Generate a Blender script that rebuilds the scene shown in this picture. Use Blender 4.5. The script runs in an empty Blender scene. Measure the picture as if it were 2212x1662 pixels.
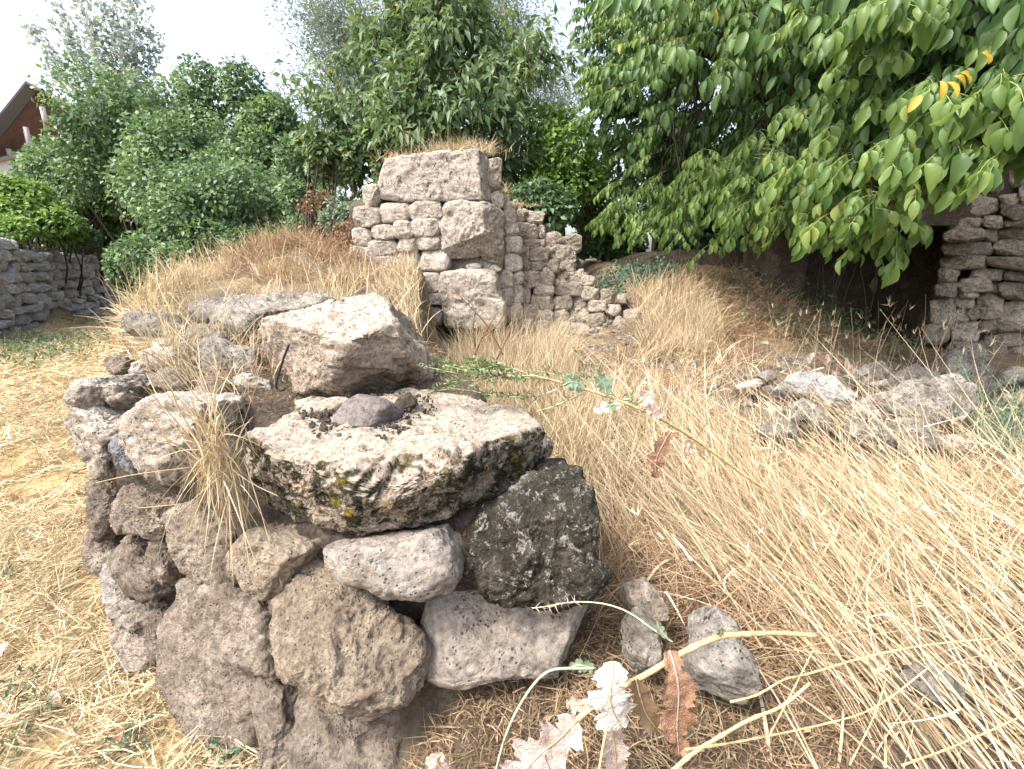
import bpy, bmesh, math
import numpy as np
from mathutils import Matrix, Vector

# ------------------------------------------------------------------ camera, sky, sun, exposure
S = bpy.context.scene
C = S.collection
CAM_H, PITCH, FPX = 1.5, math.radians(14.5), 1000.0      # focal length in pixels of a 2212 px wide picture
cam_d = bpy.data.cameras.new('camera')
cam = bpy.data.objects.new('camera', cam_d)
C.objects.link(cam)
cam.location = (0, 0, CAM_H)
cam.rotation_euler = (math.pi / 2 - PITCH, 0, 0)
cam_d.sensor_width = 36.0
cam_d.lens = 36.0 * FPX / 2212.0
cam_d.clip_start, cam_d.clip_end = 0.05, 2000.0
S.camera = cam

SUN_EL, SUN_AZ = math.radians(54), math.radians(234)     # azimuth clockwise from +Y: high on the left
w = bpy.data.worlds.new('World')
S.world = w
w.use_nodes = True
wt = w.node_tree
wt.nodes.clear()
sky = wt.nodes.new('ShaderNodeTexSky')
sky.sky_type = 'NISHITA'
sky.sun_disc = False
sky.sun_elevation = SUN_EL
sky.sun_rotation = SUN_AZ
sky.air_density, sky.dust_density, sky.ozone_density = 1.0, 5.0, 1.0
hs = wt.nodes.new('ShaderNodeHueSaturation')
hs.inputs['Saturation'].default_value = 0.6
bg = wt.nodes.new('ShaderNodeBackground')
bg.inputs['Strength'].default_value = 0.15
wo = wt.nodes.new('ShaderNodeOutputWorld')
wt.links.new(sky.outputs[0], hs.inputs['Color'])
wt.links.new(hs.outputs[0], bg.inputs['Color'])
wt.links.new(bg.outputs[0], wo.inputs['Surface'])

sun_d = bpy.data.lights.new('sun', 'SUN')
sun_d.energy = 1.5
sun_d.angle = math.radians(10)
sun_d.color = (1.0, 0.94, 0.84)
sun = bpy.data.objects.new('sun', sun_d)
C.objects.link(sun)
sdir = Vector((math.sin(SUN_AZ) * math.cos(SUN_EL), math.cos(SUN_AZ) * math.cos(SUN_EL), math.sin(SUN_EL)))
sun.rotation_euler = (-sdir).to_track_quat('-Z', 'Y').to_euler()
sun.location = (0, 0, 30)

S.view_settings.view_transform = 'Standard'
S.view_settings.look = 'None'
S.view_settings.gamma = 1.0
S.view_settings.use_curve_mapping = False
S.view_settings.exposure = 1.82
S.render.engine = 'CYCLES'
S.cycles.max_bounces = 6
S.cycles.diffuse_bounces = 4
S.cycles.glossy_bounces = 2
S.cycles.transmission_bounces = 3
S.cycles.use_denoising = True

# ------------------------------------------------------------------ helpers: picture geometry, noise, meshes
CP, SP = math.cos(PITCH), math.sin(PITCH)
CAMP = np.array([0, 0, CAM_H])


def ray(p):
    p = np.atleast_2d(np.asarray(p, float))
    x, u = p[:, 0] - 1106.0, 831.0 - p[:, 1]
    return np.stack([x, FPX * CP + u * SP, -FPX * SP + u * CP], 1) / FPX


def P(px, py, Y):                   # the point at forward distance Y seen at a pixel of the 2212 x 1662 picture
    d = ray((px, py))[0]
    return CAMP + d * (Y / d[1])


def Pz(px, py, z):                  # the point at height z
    d = ray((px, py))[0]
    return CAMP + d * ((z - CAM_H) / d[2])


def project(V):
    V = np.asarray(V, float) - CAMP
    f = V[:, 1] * CP - V[:, 2] * SP
    u = V[:, 1] * SP + V[:, 2] * CP
    f = np.where(f < 1e-3, 1e-3, f)
    return np.stack([1106 + FPX * V[:, 0] / f, 831 - FPX * u / f, f], 1)


def zoomed(x0, y0, w_src, w_out):   # crops of the 2560 px original -> 2212 px picture
    k = 0.8640625
    s = w_src / w_out * k
    return lambda pts: [(x0 * k + a * s, y0 * k + b * s) for a, b in pts]


Z1 = zoomed(0, 0, 860, 1588)
Z2 = zoomed(700, 0, 860, 1588)
Z3 = zoomed(1500, 0, 1060, 1957)
Z4 = zoomed(150, 650, 950, 2105)
Z5 = zoomed(550, 850, 1010, 2098)
Z6 = zoomed(0, 1100, 1100, 2212)
Z7 = zoomed(1100, 1300, 1460, 2212)
Z8 = zoomed(1300, 600, 1260, 2212)
Z9 = zoomed(1100, 1500, 800, 2212)
Z10 = zoomed(1050, 850, 700, 2212)

R = np.random.default_rng(11)
_r0 = np.random.default_rng(5)
_pm = _r0.permutation(256)
_pm = np.concatenate([_pm, _pm, _pm])
_gr = _r0.normal(size=(256, 3))
_gr /= np.linalg.norm(_gr, axis=1)[:, None]


def perlin(p):
    p = np.asarray(p, float)
    i = np.floor(p).astype(np.int64)
    f = p - i
    i &= 255
    u = f * f * f * (f * (f * 6 - 15) + 10)
    out = np.zeros(len(p))
    for a in (0, 1):
        wa = u[:, 0] if a else 1 - u[:, 0]
        ha = _pm[i[:, 0] + a]
        for b in (0, 1):
            wb = wa * (u[:, 1] if b else 1 - u[:, 1])
            hb = _pm[ha + i[:, 1] + b]
            for c in (0, 1):
                g = _gr[_pm[hb + i[:, 2] + c]]
                d = g[:, 0] * (f[:, 0] - a) + g[:, 1] * (f[:, 1] - b) + g[:, 2] * (f[:, 2] - c)
                out += wb * (u[:, 2] if c else 1 - u[:, 2]) * d
    return out * 1.6


def fbm(p, octs=4, gain=0.5, billow=False):
    o, a, s = 0.0, 1.0, 1.0
    for k in range(octs):
        n = perlin(p * s + 17.3 * k)
        o = o + a * ((0.35 - np.abs(n)) if billow else n)
        a *= gain
        s *= 2.07
    return o


def nrm(v):
    v = np.asarray(v, float)
    return v / np.maximum(np.linalg.norm(v, axis=-1, keepdims=True), 1e-9)


WLOC = {}


def make_mesh(name, V, quads=None, tris=None, mat=None, smooth=True, midx=None):
    me = bpy.data.meshes.new(name)
    V = np.asarray(V, np.float32)
    quads = np.zeros((0, 4), np.int32) if quads is None else np.asarray(quads, np.int32)
    tris = np.zeros((0, 3), np.int32) if tris is None else np.asarray(tris, np.int32)
    nq, nt = len(quads), len(tris)
    me.vertices.add(len(V))
    me.vertices.foreach_set('co', V.ravel())
    me.loops.add(nq * 4 + nt * 3)
    me.loops.foreach_set('vertex_index', np.concatenate([quads.ravel(), tris.ravel()]).astype(np.int32))
    me.polygons.add(nq + nt)
    st = np.concatenate([np.arange(nq) * 4, nq * 4 + np.arange(nt) * 3]).astype(np.int32)
    me.polygons.foreach_set('loop_start', st)
    me.polygons.foreach_set('use_smooth', np.full(nq + nt, smooth, dtype=bool))
    for m in (mat if isinstance(mat, (list, tuple)) else [mat]):
        me.materials.append(m)
    if midx is not None:
        me.polygons.foreach_set('material_index', np.asarray(midx, np.int32))
    me.update(calc_edges=True)
    return me


def tag(o, label=None, cat=None, group=None, kind=None):
    if label: o['label'] = label
    if cat: o['category'] = cat
    if group: o['group'] = group
    if kind: o['kind'] = kind
    return o


def thing(name, loc, label, cat, group=None):
    o = bpy.data.objects.new(name, None)
    o.empty_display_size = 0.1
    C.objects.link(o)
    o.location = loc
    WLOC[o.name] = np.asarray(loc, float)
    return tag(o, label, cat, group)


def obj(name, V, quads=None, tris=None, mat=None, parent=None, origin=None, smooth=True, midx=None):
    V = np.asarray(V, float)
    if origin is None:
        origin = np.array([V[:, 0].mean(), V[:, 1].mean(), V[:, 2].min()])
    me = make_mesh(name, V - origin, quads, tris, mat, smooth, midx)
    o = bpy.data.objects.new(name, me)
    C.objects.link(o)
    WLOC[o.name] = np.asarray(origin, float)
    if parent is not None:
        o.parent = parent
        o.location = origin - WLOC[parent.name]
    else:
        o.location = origin
    return o


class MB:                            # gathers pieces of one mesh
    def __init__(self):
        self.V, self.Q, self.T, self.n = [], [], [], 0

    def add(self, V, quads=None, tris=None):
        V = np.asarray(V, float)
        if quads is not None and len(quads): self.Q.append(np.asarray(quads) + self.n)
        if tris is not None and len(tris): self.T.append(np.asarray(tris) + self.n)
        self.V.append(V)
        self.n += len(V)
        return self

    def build(self, name, mat, parent=None, origin=None, smooth=True):
        return obj(name, np.concatenate(self.V), np.concatenate(self.Q) if self.Q else None,
                   np.concatenate(self.T) if self.T else None, mat, parent, origin, smooth)


def tube(pts, rad, n=6, caps=True):
    pts = np.asarray(pts, float)
    m = len(pts)
    rad = np.broadcast_to(np.asarray(rad, float), (m,))
    t = nrm(np.gradient(pts, axis=0))
    a = nrm(np.cross(t, np.array([0.31, 0.22, 0.92]) if abs(t[0, 2]) < 0.8 else np.array([1.0, 0.1, 0.0])))
    b = np.cross(t, a)
    th = np.arange(n) * 2 * math.pi / n
    V = pts[:, None] + rad[:, None, None] * (np.cos(th)[None, :, None] * a[:, None] + np.sin(th)[None, :, None] * b[:, None])
    V = V.reshape(-1, 3)
    i = np.arange(m - 1)[:, None] * n
    j = np.arange(n)[None, :]
    q = np.stack([i + j, i + (j + 1) % n, i + n + (j + 1) % n, i + n + j], -1).reshape(-1, 4)
    tr = None
    if caps:
        tr = np.array([[0, k + 1, k] for k in range(1, n - 1)] + [[(m - 1) * n, (m - 1) * n + k, (m - 1) * n + k + 1] for k in range(1, n - 1)])
    return V, q, tr


def smooth_path(pts, n=12):
    pts = np.asarray(pts, float)
    for _ in range(3):
        q = pts[:-1] * .75 + pts[1:] * .25
        r = pts[:-1] * .25 + pts[1:] * .75
        pts = np.concatenate([pts[:1], np.stack([q, r], 1).reshape(-1, 3), pts[-1:]])
    d = np.concatenate([[0], np.cumsum(np.linalg.norm(np.diff(pts, axis=0), axis=1))])
    s = np.linspace(0, d[-1], n)
    return np.stack([np.interp(s, d, pts[:, k]) for k in range(3)], 1)


def box(x0, y0, z0, x1, y1, z1):
    V = np.array([[x, y, z] for z in (z0, z1) for y in (y0, y1) for x in (x0, x1)], float)
    return V, np.array([[0, 2, 3, 1], [4, 5, 7, 6], [0, 1, 5, 4], [2, 6, 7, 3], [0, 4, 6, 2], [1, 3, 7, 5]])


def ribbons(B, D, L, W, bend, nseg=4, taper=0.15, side=None):
    B, D = np.asarray(B, float), nrm(D)
    N = len(B)
    L, W = np.broadcast_to(L, (N,)), np.broadcast_to(W, (N,))
    sd = nrm(np.cross(D + 0.5 * bend, R.normal(size=(N, 3)) if side is None else side))
    t = np.linspace(0, 1, nseg + 1)
    ctr = B[:, None] + L[:, None, None] * (D[:, None] * t[None, :, None] + bend[:, None] * (t ** 2)[None, :, None])
    wd = W[:, None] * (1 - (1 - taper) * t[None] ** 2) * 0.5
    V = np.stack([ctr - sd[:, None] * wd[..., None], ctr + sd[:, None] * wd[..., None]], 2).reshape(-1, 3)
    k = np.arange(nseg)
    one = np.stack([2 * k, 2 * k + 1, 2 * k + 3, 2 * k + 2], 1)
    Q = (np.arange(N) * 2 * (nseg + 1))[:, None, None] + one[None]
    return V, Q.reshape(-1, 4)


# leaf templates: (along, across, lift) and faces
LEAF4 = (np.array([[0, 0, 0], [.42, -.5, .1], [.42, .5, .1], [.5, 0, -.02], [1, 0, -.16]], float),
         np.array([[0, 3, 1], [0, 2, 3], [1, 3, 4], [3, 2, 4]]))
_st = [(.12, .16), (.3, .37), (.55, .5), (.78, .42), (.92, .21)]
_v = [[0, 0, 0]]
for _a, _b in _st:
    _v += [[_a, -_b, .34 * _b - .5 * _a * _a], [_a, 0, -.5 * _a * _a], [_a, _b, .34 * _b - .5 * _a * _a]]
_v.append([1, 0, -.52])
_f = [[0, 2, 1], [0, 3, 2]]
for _k in range(len(_st) - 1):
    _i = 1 + 3 * _k
    _f += [[_i, _i + 1, _i + 3], [_i + 1, _i + 4, _i + 3], [_i + 1, _i + 2, _i + 4], [_i + 2, _i + 5, _i + 4]]
_i = 1 + 3 * (len(_st) - 1)
_f += [[_i, _i + 1, _i + 3], [_i + 1, _i + 2, _i + 3]]
LEAFB = (np.array(_v, float), np.array(_f))


def leaf_frames(D, N):
    D = nrm(D)
    Sd = nrm(np.cross(N, D))
    return D, Sd, np.cross(D, Sd)


def leaves(Pt, D, N, L, W, tpl=LEAF4):
    D, Sd, Nn = leaf_frames(D, N)
    n = len(Pt)
    L, W = np.broadcast_to(L, (n,)), np.broadcast_to(W, (n,))
    T, F = tpl
    V = (Pt[:, None] + L[:, None, None] * (T[None, :, 0, None] * D[:, None] + T[None, :, 2, None] * Nn[:, None])
         + W[:, None, None] * T[None, :, 1, None] * Sd[:, None])
    Q = (np.arange(n) * len(T))[:, None, None] + F[None]
    return V.reshape(-1, 3), Q.reshape(-1, 3)


# ------------------------------------------------------------------ rocks
_ico = {}


def ico(k):
    if k not in _ico:
        bm = bmesh.new()
        bmesh.ops.create_icosphere(bm, subdivisions=k, radius=1.0)
        V = np.array([v.co[:] for v in bm.verts])
        F = np.array([[v.index for v in f.verts] for f in bm.faces])
        bm.free()
        _ico[k] = (nrm(V), F)
    return _ico[k]


def vnormals(V, F):
    fn = np.cross(V[F[:, 1]] - V[F[:, 0]], V[F[:, 2]] - V[F[:, 0]])
    n = np.zeros_like(V)
    for k in range(3):
        for a in range(3):
            n[:, a] += np.bincount(F[:, k], fn[:, a], len(V))
    return nrm(n)


def dense_polar(uv):
    uv = np.asarray(uv, float)
    nx = np.roll(uv, -1, 0)
    t = np.linspace(0, 1, 24, endpoint=False)
    q = (uv[:, None] + (nx - uv)[:, None] * t[None, :, None]).reshape(-1, 2)
    th, r = np.arctan2(q[:, 1], q[:, 0]), np.hypot(q[:, 0], q[:, 1])
    o = np.argsort(th)
    th, r = th[o], r[o]
    th = np.concatenate([th[-40:] - 2 * math.pi, th, th[:40] + 2 * math.pi])
    r = np.concatenate([r[-40:], r, r[:40]])
    # smooth a little so the outline has no spikes
    g = np.linspace(-math.pi - .3, math.pi + .3, 400)
    rr = np.interp(g, th, r)
    ker = np.array([1, 2, 3, 2, 1.]) / 9
    rr = np.convolve(np.pad(rr, 2, mode='edge'), ker, 'valid')
    return lambda a: np.interp(a, g, rr)


def centroid(p):
    p = np.asarray(p, float)
    x, y = p[:, 0], p[:, 1]
    x1, y1 = np.roll(x, -1), np.roll(y, -1)
    c = x * y1 - x1 * y
    A = c.sum() / 2
    return np.array([((x + x1) * c).sum() / (6 * A), ((y + y1) * c).sum() / (6 * A)])


def roughen(V, F, rr, size, amp=1.0, fine=1.0, pits=1.0, freq=1.0):
    """Worn limestone surface: broad lumps, broken ridges, small pits; amplitudes follow the stone's size."""
    n = vnormals(V, F)
    off = rr.uniform(0, 90, 3)
    q = V / size * freq + off
    q = q + 0.25 * np.stack([perlin(q * 1.3 + 3), perlin(q * 1.3 + 31), perlin(q * 1.3 + 57)], 1)
    d = 0.075 * fbm(q * 1.6, 3)
    d += 0.045 * fine * fbm(q * 4.0, 5, 0.6, billow=True)
    st = np.stack([q[:, 0] * 2.2, q[:, 1] * 2.2, q[:, 2] * 7.5], 1)
    d += 0.02 * fine * fbm(st, 3, 0.6, billow=True)
    pt = perlin(q * 11.0) + 0.6 * perlin(q * 23.0)
    d -= 0.028 * pits * np.maximum(0, pt - 0.1)
    return V + n * (d * size * amp)[:, None]


def rock(name, pts, Y, tf, tb=None, n=None, k=5, e=0.55, seed=0, amp=1.0, fine=1.0, pits=1.0, chips=6, chipd=0.10,
         cuts=(), mat=None, parent=None, pivot=None, grow=1.0, freq=1.0, smooth=True):
    """A stone whose outline, seen from the front, is pts (pixels); Y its distance, tf/tb its depth towards and away from the camera."""
    rr = np.random.default_rng(seed + 1000)
    cp = centroid(pts)
    c = P(cp[0], cp[1], Y)
    n = nrm(CAMP - c if n is None else np.asarray(n, float))
    e1 = nrm(np.cross(np.array([0, 0, 1.0]), n))
    e2 = np.cross(n, e1)
    d = ray(pts)
    q = CAMP + d * (((c - CAMP) @ n) / (d @ n))[:, None]
    uv = np.stack([(q - c) @ e1, (q - c) @ e2], 1) * grow
    Rf = dense_polar(uv)
    Sv, F = ico(k)
    ww = Sv[:, 2]
    r = np.hypot(Sv[:, 0], Sv[:, 1])
    th = np.arctan2(Sv[:, 1], Sv[:, 0])
    m_ = (r ** (2 / e) + np.abs(ww) ** (2 / e)) ** (e / 2)
    rp, wp = r / m_, ww / m_
    rad = rp * Rf(th)
    tb = tf if tb is None else tb
    V = (rad * np.cos(th))[:, None] * e1 + (rad * np.sin(th))[:, None] * e2 + (wp * np.where(ww > 0, tf, tb))[:, None] * n
    size = float(np.sqrt(np.mean(Rf(np.linspace(-3, 3, 60))) * max(tf, .3 * np.mean(Rf(np.linspace(-3, 3, 60))))) * 2)
    for _ in range(chips):
        dn = nrm(rr.normal(size=3) * np.array([.9, .9, .9]) + n * 0.6)
        h = V @ dn
        lim = h.max() * (1 - rr.uniform(0.25, 1.0) * chipd)
        V = V - np.maximum(0, h - lim)[:, None] * dn * 0.9
    for cn, cpnt in cuts:                       # flat faces of the stone: normal, a point on the plane (world)
        cn = nrm(cn)
        h = V @ cn - (np.asarray(cpnt, float) - c) @ cn
        V = V - np.maximum(0, h)[:, None] * cn * 0.94
    V = roughen(V, F, rr, size, amp, fine, pits, freq) + c
    return obj(name, V, None, F, mat, parent, pivot, smooth)


def rbox(x0, y0, x1, y1, j=0.06, seed=0, rot=0.0):
    """Rounded, slightly irregular outline inside a pixel box."""
    rr = np.random.default_rng(seed + 77)
    cx, cy, a, b = (x0 + x1) / 2, (y0 + y1) / 2, (x1 - x0) / 2, (y1 - y0) / 2
    th = np.linspace(0, 2 * math.pi, 14, endpoint=False) + rr.uniform(0, .4)
    p = 0.42
    ux = np.sign(np.cos(th)) * np.abs(np.cos(th)) ** p * (1 + rr.uniform(-j, j, 14))
    uy = np.sign(np.sin(th)) * np.abs(np.sin(th)) ** p * (1 + rr.uniform(-j, j, 14))
    x, y = ux * a, uy * b
    c, s = math.cos(rot), math.sin(rot)
    return [(cx + c * u - s * v, cy + s * u + c * v) for u, v in zip(x, y)]

# ------------------------------------------------------------------ materials
class NT:
    def __init__(self, name):
        self.m = bpy.data.materials.new(name)
        self.m.use_nodes = True
        self.t = self.m.node_tree
        self.t.nodes.clear()

    def n(self, kind, **kw):
        x = self.t.nodes.new(kind)
        for k, v in kw.items(): setattr(x, k, v)
        return x

    def put(self, sock, v):
        if hasattr(v, 'is_output'): self.t.links.new(v, sock)
        else: sock.default_value = v

    def noise(self, vec, scale, detail=6, rough=.6, dist=0.0):
        x = self.n('ShaderNodeTexNoise')
        self.put(x.inputs['Vector'], vec)
        for a, b in (('Scale', scale), ('Detail', detail), ('Roughness', rough), ('Distortion', dist)): self.put(x.inputs[a], b)
        return x.outputs['Fac']

    def voro(self, vec, scale, feature='F1', out='Distance', rnd=1.0):
        x = self.n('ShaderNodeTexVoronoi', feature=feature)
        self.put(x.inputs['Vector'], vec)
        self.put(x.inputs['Scale'], scale)
        self.put(x.inputs['Randomness'], rnd)
        return x.outputs[out]

    def ramp(self, f, stops, interp='LINEAR'):
        x = self.n('ShaderNodeValToRGB')
        x.color_ramp.interpolation = interp
        el = x.color_ramp.elements
        while len(el) < len(stops): el.new(0.5)
        for i, (p, c) in enumerate(stops):
            el[i].position = p
            el[i].color = (*c, 1) if isinstance(c, (tuple, list)) else (c, c, c, 1)
        self.put(x.inputs['Fac'], f)
        return x.outputs['Color']

    def mix(self, a, b, f, mode='MIX'):
        x = self.n('ShaderNodeMix', data_type='RGBA', blend_type=mode)
        fix = lambda c: (*c, 1) if isinstance(c, (tuple, list)) and len(c) == 3 else c
        self.put(x.inputs[0], f)
        self.put(x.inputs[6], fix(a))
        self.put(x.inputs[7], fix(b))
        return x.outputs[2]

    def math(self, op, a, b=0.0, c=0.0, clamp=False):
        x = self.n('ShaderNodeMath', operation=op, use_clamp=clamp)
        self.put(x.inputs[0], a)
        self.put(x.inputs[1], b)
        self.put(x.inputs[2], c)
        return x.outputs[0]

    def vmath(self, op, a, b):
        x = self.n('ShaderNodeVectorMath', operation=op)
        self.put(x.inputs[0], a)
        self.put(x.inputs[1], b)
        return x.outputs[0]

    def bump(self, h, strength, dist, normal=None):
        x = self.n('ShaderNodeBump')
        self.put(x.inputs['Strength'], strength)
        self.put(x.inputs['Distance'], dist)
        self.put(x.inputs['Height'], h)
        if normal is not None: self.put(x.inputs['Normal'], normal)
        return x.outputs[0]

    def bsdf(self, col, rough=.9, normal=None, spec=.25):
        x = self.n('ShaderNodeBsdfPrincipled')
        self.put(x.inputs['Base Color'], col if hasattr(col, 'is_output') else (*col, 1))
        self.put(x.inputs['Roughness'], rough)
        self.put(x.inputs['Specular IOR Level'], spec)
        if normal is not None: self.put(x.inputs['Normal'], normal)
        return x.outputs[0]

    def out(self, sh):
        o = self.n('ShaderNodeOutputMaterial')
        self.t.links.new(sh, o.inputs['Surface'])
        return self.m


def stone_mat(name, c1, c2, c3, dark=(.05, .045, .04), scale=1.0, grime=.4, lichen=(), bump=1.0, var=.25, top=None, pit=.75):
    """Worn limestone: broad tone patches, grain, dark pits, crusts of lichen (colour, scale, threshold, softness, only on the sides)."""
    t = NT(name)
    tc = t.n('ShaderNodeTexCoord')
    oi = t.n('ShaderNodeObjectInfo')
    rv = t.n('ShaderNodeCombineXYZ')
    r100 = t.math('MULTIPLY', oi.outputs['Random'], 83.0)
    for k in range(3): t.put(rv.inputs[k], r100)
    v = t.vmath('ADD', tc.outputs['Object'], rv.outputs[0])
    nz = t.n('ShaderNodeSeparateXYZ')
    t.put(nz.inputs[0], t.n('ShaderNodeNewGeometry').outputs['Normal'])
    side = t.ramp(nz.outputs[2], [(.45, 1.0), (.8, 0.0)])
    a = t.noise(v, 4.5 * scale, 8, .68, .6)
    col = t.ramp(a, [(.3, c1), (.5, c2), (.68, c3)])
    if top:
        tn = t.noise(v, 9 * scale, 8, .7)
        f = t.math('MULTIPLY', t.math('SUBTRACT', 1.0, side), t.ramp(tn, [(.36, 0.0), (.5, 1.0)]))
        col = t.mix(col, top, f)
    g = t.noise(v, 46 * scale, 8, .75)
    col = t.mix(col, t.ramp(g, [(.3, .25), (.5, .98), (.68, 1.5)]), .9, 'MULTIPLY')
    gn = t.noise(v, 7.3 * scale, 10, .72, 1.2)
    col = t.mix(col, dark, t.math('MULTIPLY', t.ramp(gn, [(.5, 0.0), (.66, 1.0)]), grime))
    pv = t.voro(v, 75 * scale)
    pm = t.noise(v, 14 * scale, 5, .6)
    pitm = t.math('MULTIPLY', t.ramp(pv, [(.12, 1.0), (.3, 0.0)]), t.ramp(pm, [(.47, 0.0), (.56, 1.0)]))
    col = t.mix(col, dark, t.math('MULTIPLY', pitm, pit))
    for lc, ls, th, soft, onside in lichen:
        ln = t.noise(v, ls, 12, .78, .4)
        lf = t.ramp(ln, [(th, 0.0), (th + soft, 1.0)])
        if onside: lf = t.math('MULTIPLY', lf, side)
        lv = t.noise(v, ls * 9, 6, .7)
        col = t.mix(col, t.mix(lc, tuple(x * .35 for x in lc), t.ramp(lv, [(.42, 0.0), (.6, 1.0)])), lf)
    vr = t.math('MULTIPLY_ADD', oi.outputs['Random'], var * 2, 1 - var)
    vc = t.n('ShaderNodeCombineXYZ')
    for k in range(3): t.put(vc.inputs[k], vr)
    col = t.mix(col, vc.outputs[0], 1.0, 'MULTIPLY')
    h = t.math('ADD', t.math('MULTIPLY', g, .6), t.math('MULTIPLY', t.noise(v, 17 * scale, 10, .75), 1.0))
    h = t.math('SUBTRACT', h, t.math('MULTIPLY', pitm, .5))
    nb = t.bump(h, 1.0, .035 * bump / scale)
    return t.out(t.bsdf(col, .95, nb, .15))


def leaf_mat(name, cols, trans=.35, rough=.5, spec=.35, patch=1.2, noisy=True):
    """Leaves or straw: one tone for each blade or leaf, drifting over the plant; some light passes through."""
    t = NT(name)
    ge = t.n('ShaderNodeNewGeometry')
    oi = t.n('ShaderNodeObjectInfo')
    tc = t.n('ShaderNodeTexCoord')
    f = t.math('ADD', ge.outputs['Random Per Island'], oi.outputs['Random'])
    f = t.math('FRACT', f)
    if noisy:
        nn = t.noise(ge.outputs['Position'], patch, 3, .5)
        f = t.math('ADD', t.math('MULTIPLY', f, .6), t.math('MULTIPLY', t.math('SUBTRACT', nn, .3), 1.0), clamp=True)
    k = len(cols)
    col = t.ramp(f, [(i / max(1, k - 1) * .96 + .02, c) for i, c in enumerate(cols)])
    b = t.bsdf(col, rough, None, spec)
    tr = t.n('ShaderNodeBsdfTranslucent')
    t.put(tr.inputs['Color'], t.mix(col, (1.25, 1.2, .75), 1.0, 'MULTIPLY'))
    mx = t.n('ShaderNodeMixShader')
    mx.inputs[0].default_value = trans
    t.t.links.new(b, mx.inputs[1])
    t.t.links.new(tr.outputs[0], mx.inputs[2])
    return t.out(mx.outputs[0])


def plain_mat(name, c, rough=.8, var=.3, scale=20, bump=0.0):
    t = NT(name)
    tc = t.n('ShaderNodeTexCoord')
    n = t.noise(tc.outputs['Object'], scale, 8, .7)
    col = t.mix(c, tuple(x * (1 - var * 1.6) for x in c), t.ramp(n, [(.35, 0.0), (.7, 1.0)]))
    return t.out(t.bsdf(col, rough, t.bump(n, 1.0, bump) if bump else None))


BLACK, OCHRE, WHITE = (.028, .03, .022), (.33, .17, .03), (.62, .58, .5)
M = {}
M['slab'] = stone_mat('slab stone', (.38, .28, .22), (.48, .39, .32), (.60, .52, .44), grime=.3, scale=1.1, var=0.0, top=(.64, .55, .45), bump=1.4,
                      lichen=((BLACK, 8, .485, .07, True), ((.06, .065, .03), 17, .50, .05, True), ((.11, .10, .05), 30, .54, .05, True), ((.30, .24, .03), 14, .575, .03, True), ((.34, .24, .05), 7, .615, .03, False)))
M['boulder'] = stone_mat('pale boulder stone', (.30, .24, .19), (.42, .34, .27), (.52, .44, .36), grime=.45, scale=1.0, var=0.0, top=(.58, .515, .44),
                         lichen=((BLACK, 8, .58, .05, False), ((.25, .21, .05), 16, .66, .04, False)))
M['tan'] = stone_mat('tan wall stone', (.32, .245, .18), (.44, .355, .27), (.54, .46, .37), grime=.35, scale=1.2, var=.08, bump=1.6, lichen=((WHITE, 6, .60, .1, False),))
M['brown'] = stone_mat('brown wall stone', (.21, .165, .13), (.35, .285, .23), (.52, .45, .38), grime=.6, scale=1.3, var=.16, bump=1.6,
                       lichen=(((.36, .33, .29), 7, .6, .1, False),))
M['greyface'] = stone_mat('grey mortared stone', (.33, .27, .22), (.43, .38, .335), (.54, .45, .36), grime=.4, scale=.9, var=.05,
                          lichen=(((.50, .48, .45), 5, .54, .12, False),))
M['dark'] = stone_mat('dark lichen stone', (.03, .027, .02), (.06, .053, .04), (.13, .115, .09), grime=.5, scale=1.4, var=0.0, bump=1.6,
                      lichen=(((.52, .49, .44), 22, .545, .035, False), ((.4, .37, .32), 48, .57, .04, False), (OCHRE, 17, .62, .03, False), ((.09, .085, .02), 19, .6, .04, False), (BLACK, 30, .56, .03, False)))
M['topstone'] = stone_mat('weathered top stone', (.28, .23, .18), (.42, .36, .30), (.55, .49, .42), grime=.5, scale=1.2, var=.08, top=(.6, .55, .48),
                          lichen=((BLACK, 9, .56, .06, False),))
M['purple'] = stone_mat('purple grey stone', (.13, .11, .105), (.165, .14, .135), (.2, .175, .165), grime=.15, scale=1.6, var=0.0, bump=.5, pit=.2)
M['blue'] = stone_mat('blue grey stone', (.12, .12, .13), (.16, .16, .175), (.22, .22, .23), grime=.15, scale=1.6, var=0.0, bump=.4, pit=.2)
M['tower'] = stone_mat('ruin stone', (.39, .335, .275), (.53, .465, .395), (.65, .59, .52), grime=.35, scale=.8, var=.16, bump=1.2,
                       lichen=(((.14, .11, .08), 5, .62, .1, False),))
M['block'] = stone_mat('dressed block stone', (.42, .36, .30), (.53, .465, .39), (.62, .55, .48), grime=.35, scale=.8, var=.05, bump=1.2)
M['cap'] = stone_mat('capstone', (.42, .36, .30), (.53, .465, .40), (.62, .55, .49), grime=.35, scale=.8, var=0.0, bump=1.2,
                     lichen=(((.06, .055, .05), 11, .55, .06, False),))
M['flank'] = stone_mat('flank rubble stone', (.27, .225, .175), (.40, .34, .275), (.53, .46, .385), grime=.45, scale=.8, var=.25, bump=1.2)
M['farwall'] = stone_mat('far grey stone', (.48, .48, .495), (.62, .62, .635), (.74, .74, .75), grime=.3, scale=.5, var=.2, bump=1.5)
M['house_stone'] = stone_mat('ruined house stone', (.25, .215, .18), (.38, .335, .29), (.52, .475, .42), grime=.5, scale=.8, var=.25, bump=1.2,
                             lichen=(((.55, .5, .44), 5, .60, .08, False),))
M['rubble'] = stone_mat('rubble stone', (.18, .16, .135), (.30, .272, .235), (.46, .43, .385), grime=.7, scale=1.0, var=.18, bump=1.2,
                        lichen=((BLACK, 13, .58, .06, False),))
M['schist'] = stone_mat('layered grey stone', (.26, .26, .26), (.38, .375, .365), (.5, .49, .47), grime=.4, scale=1.0, var=.05, bump=1.0)
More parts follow.
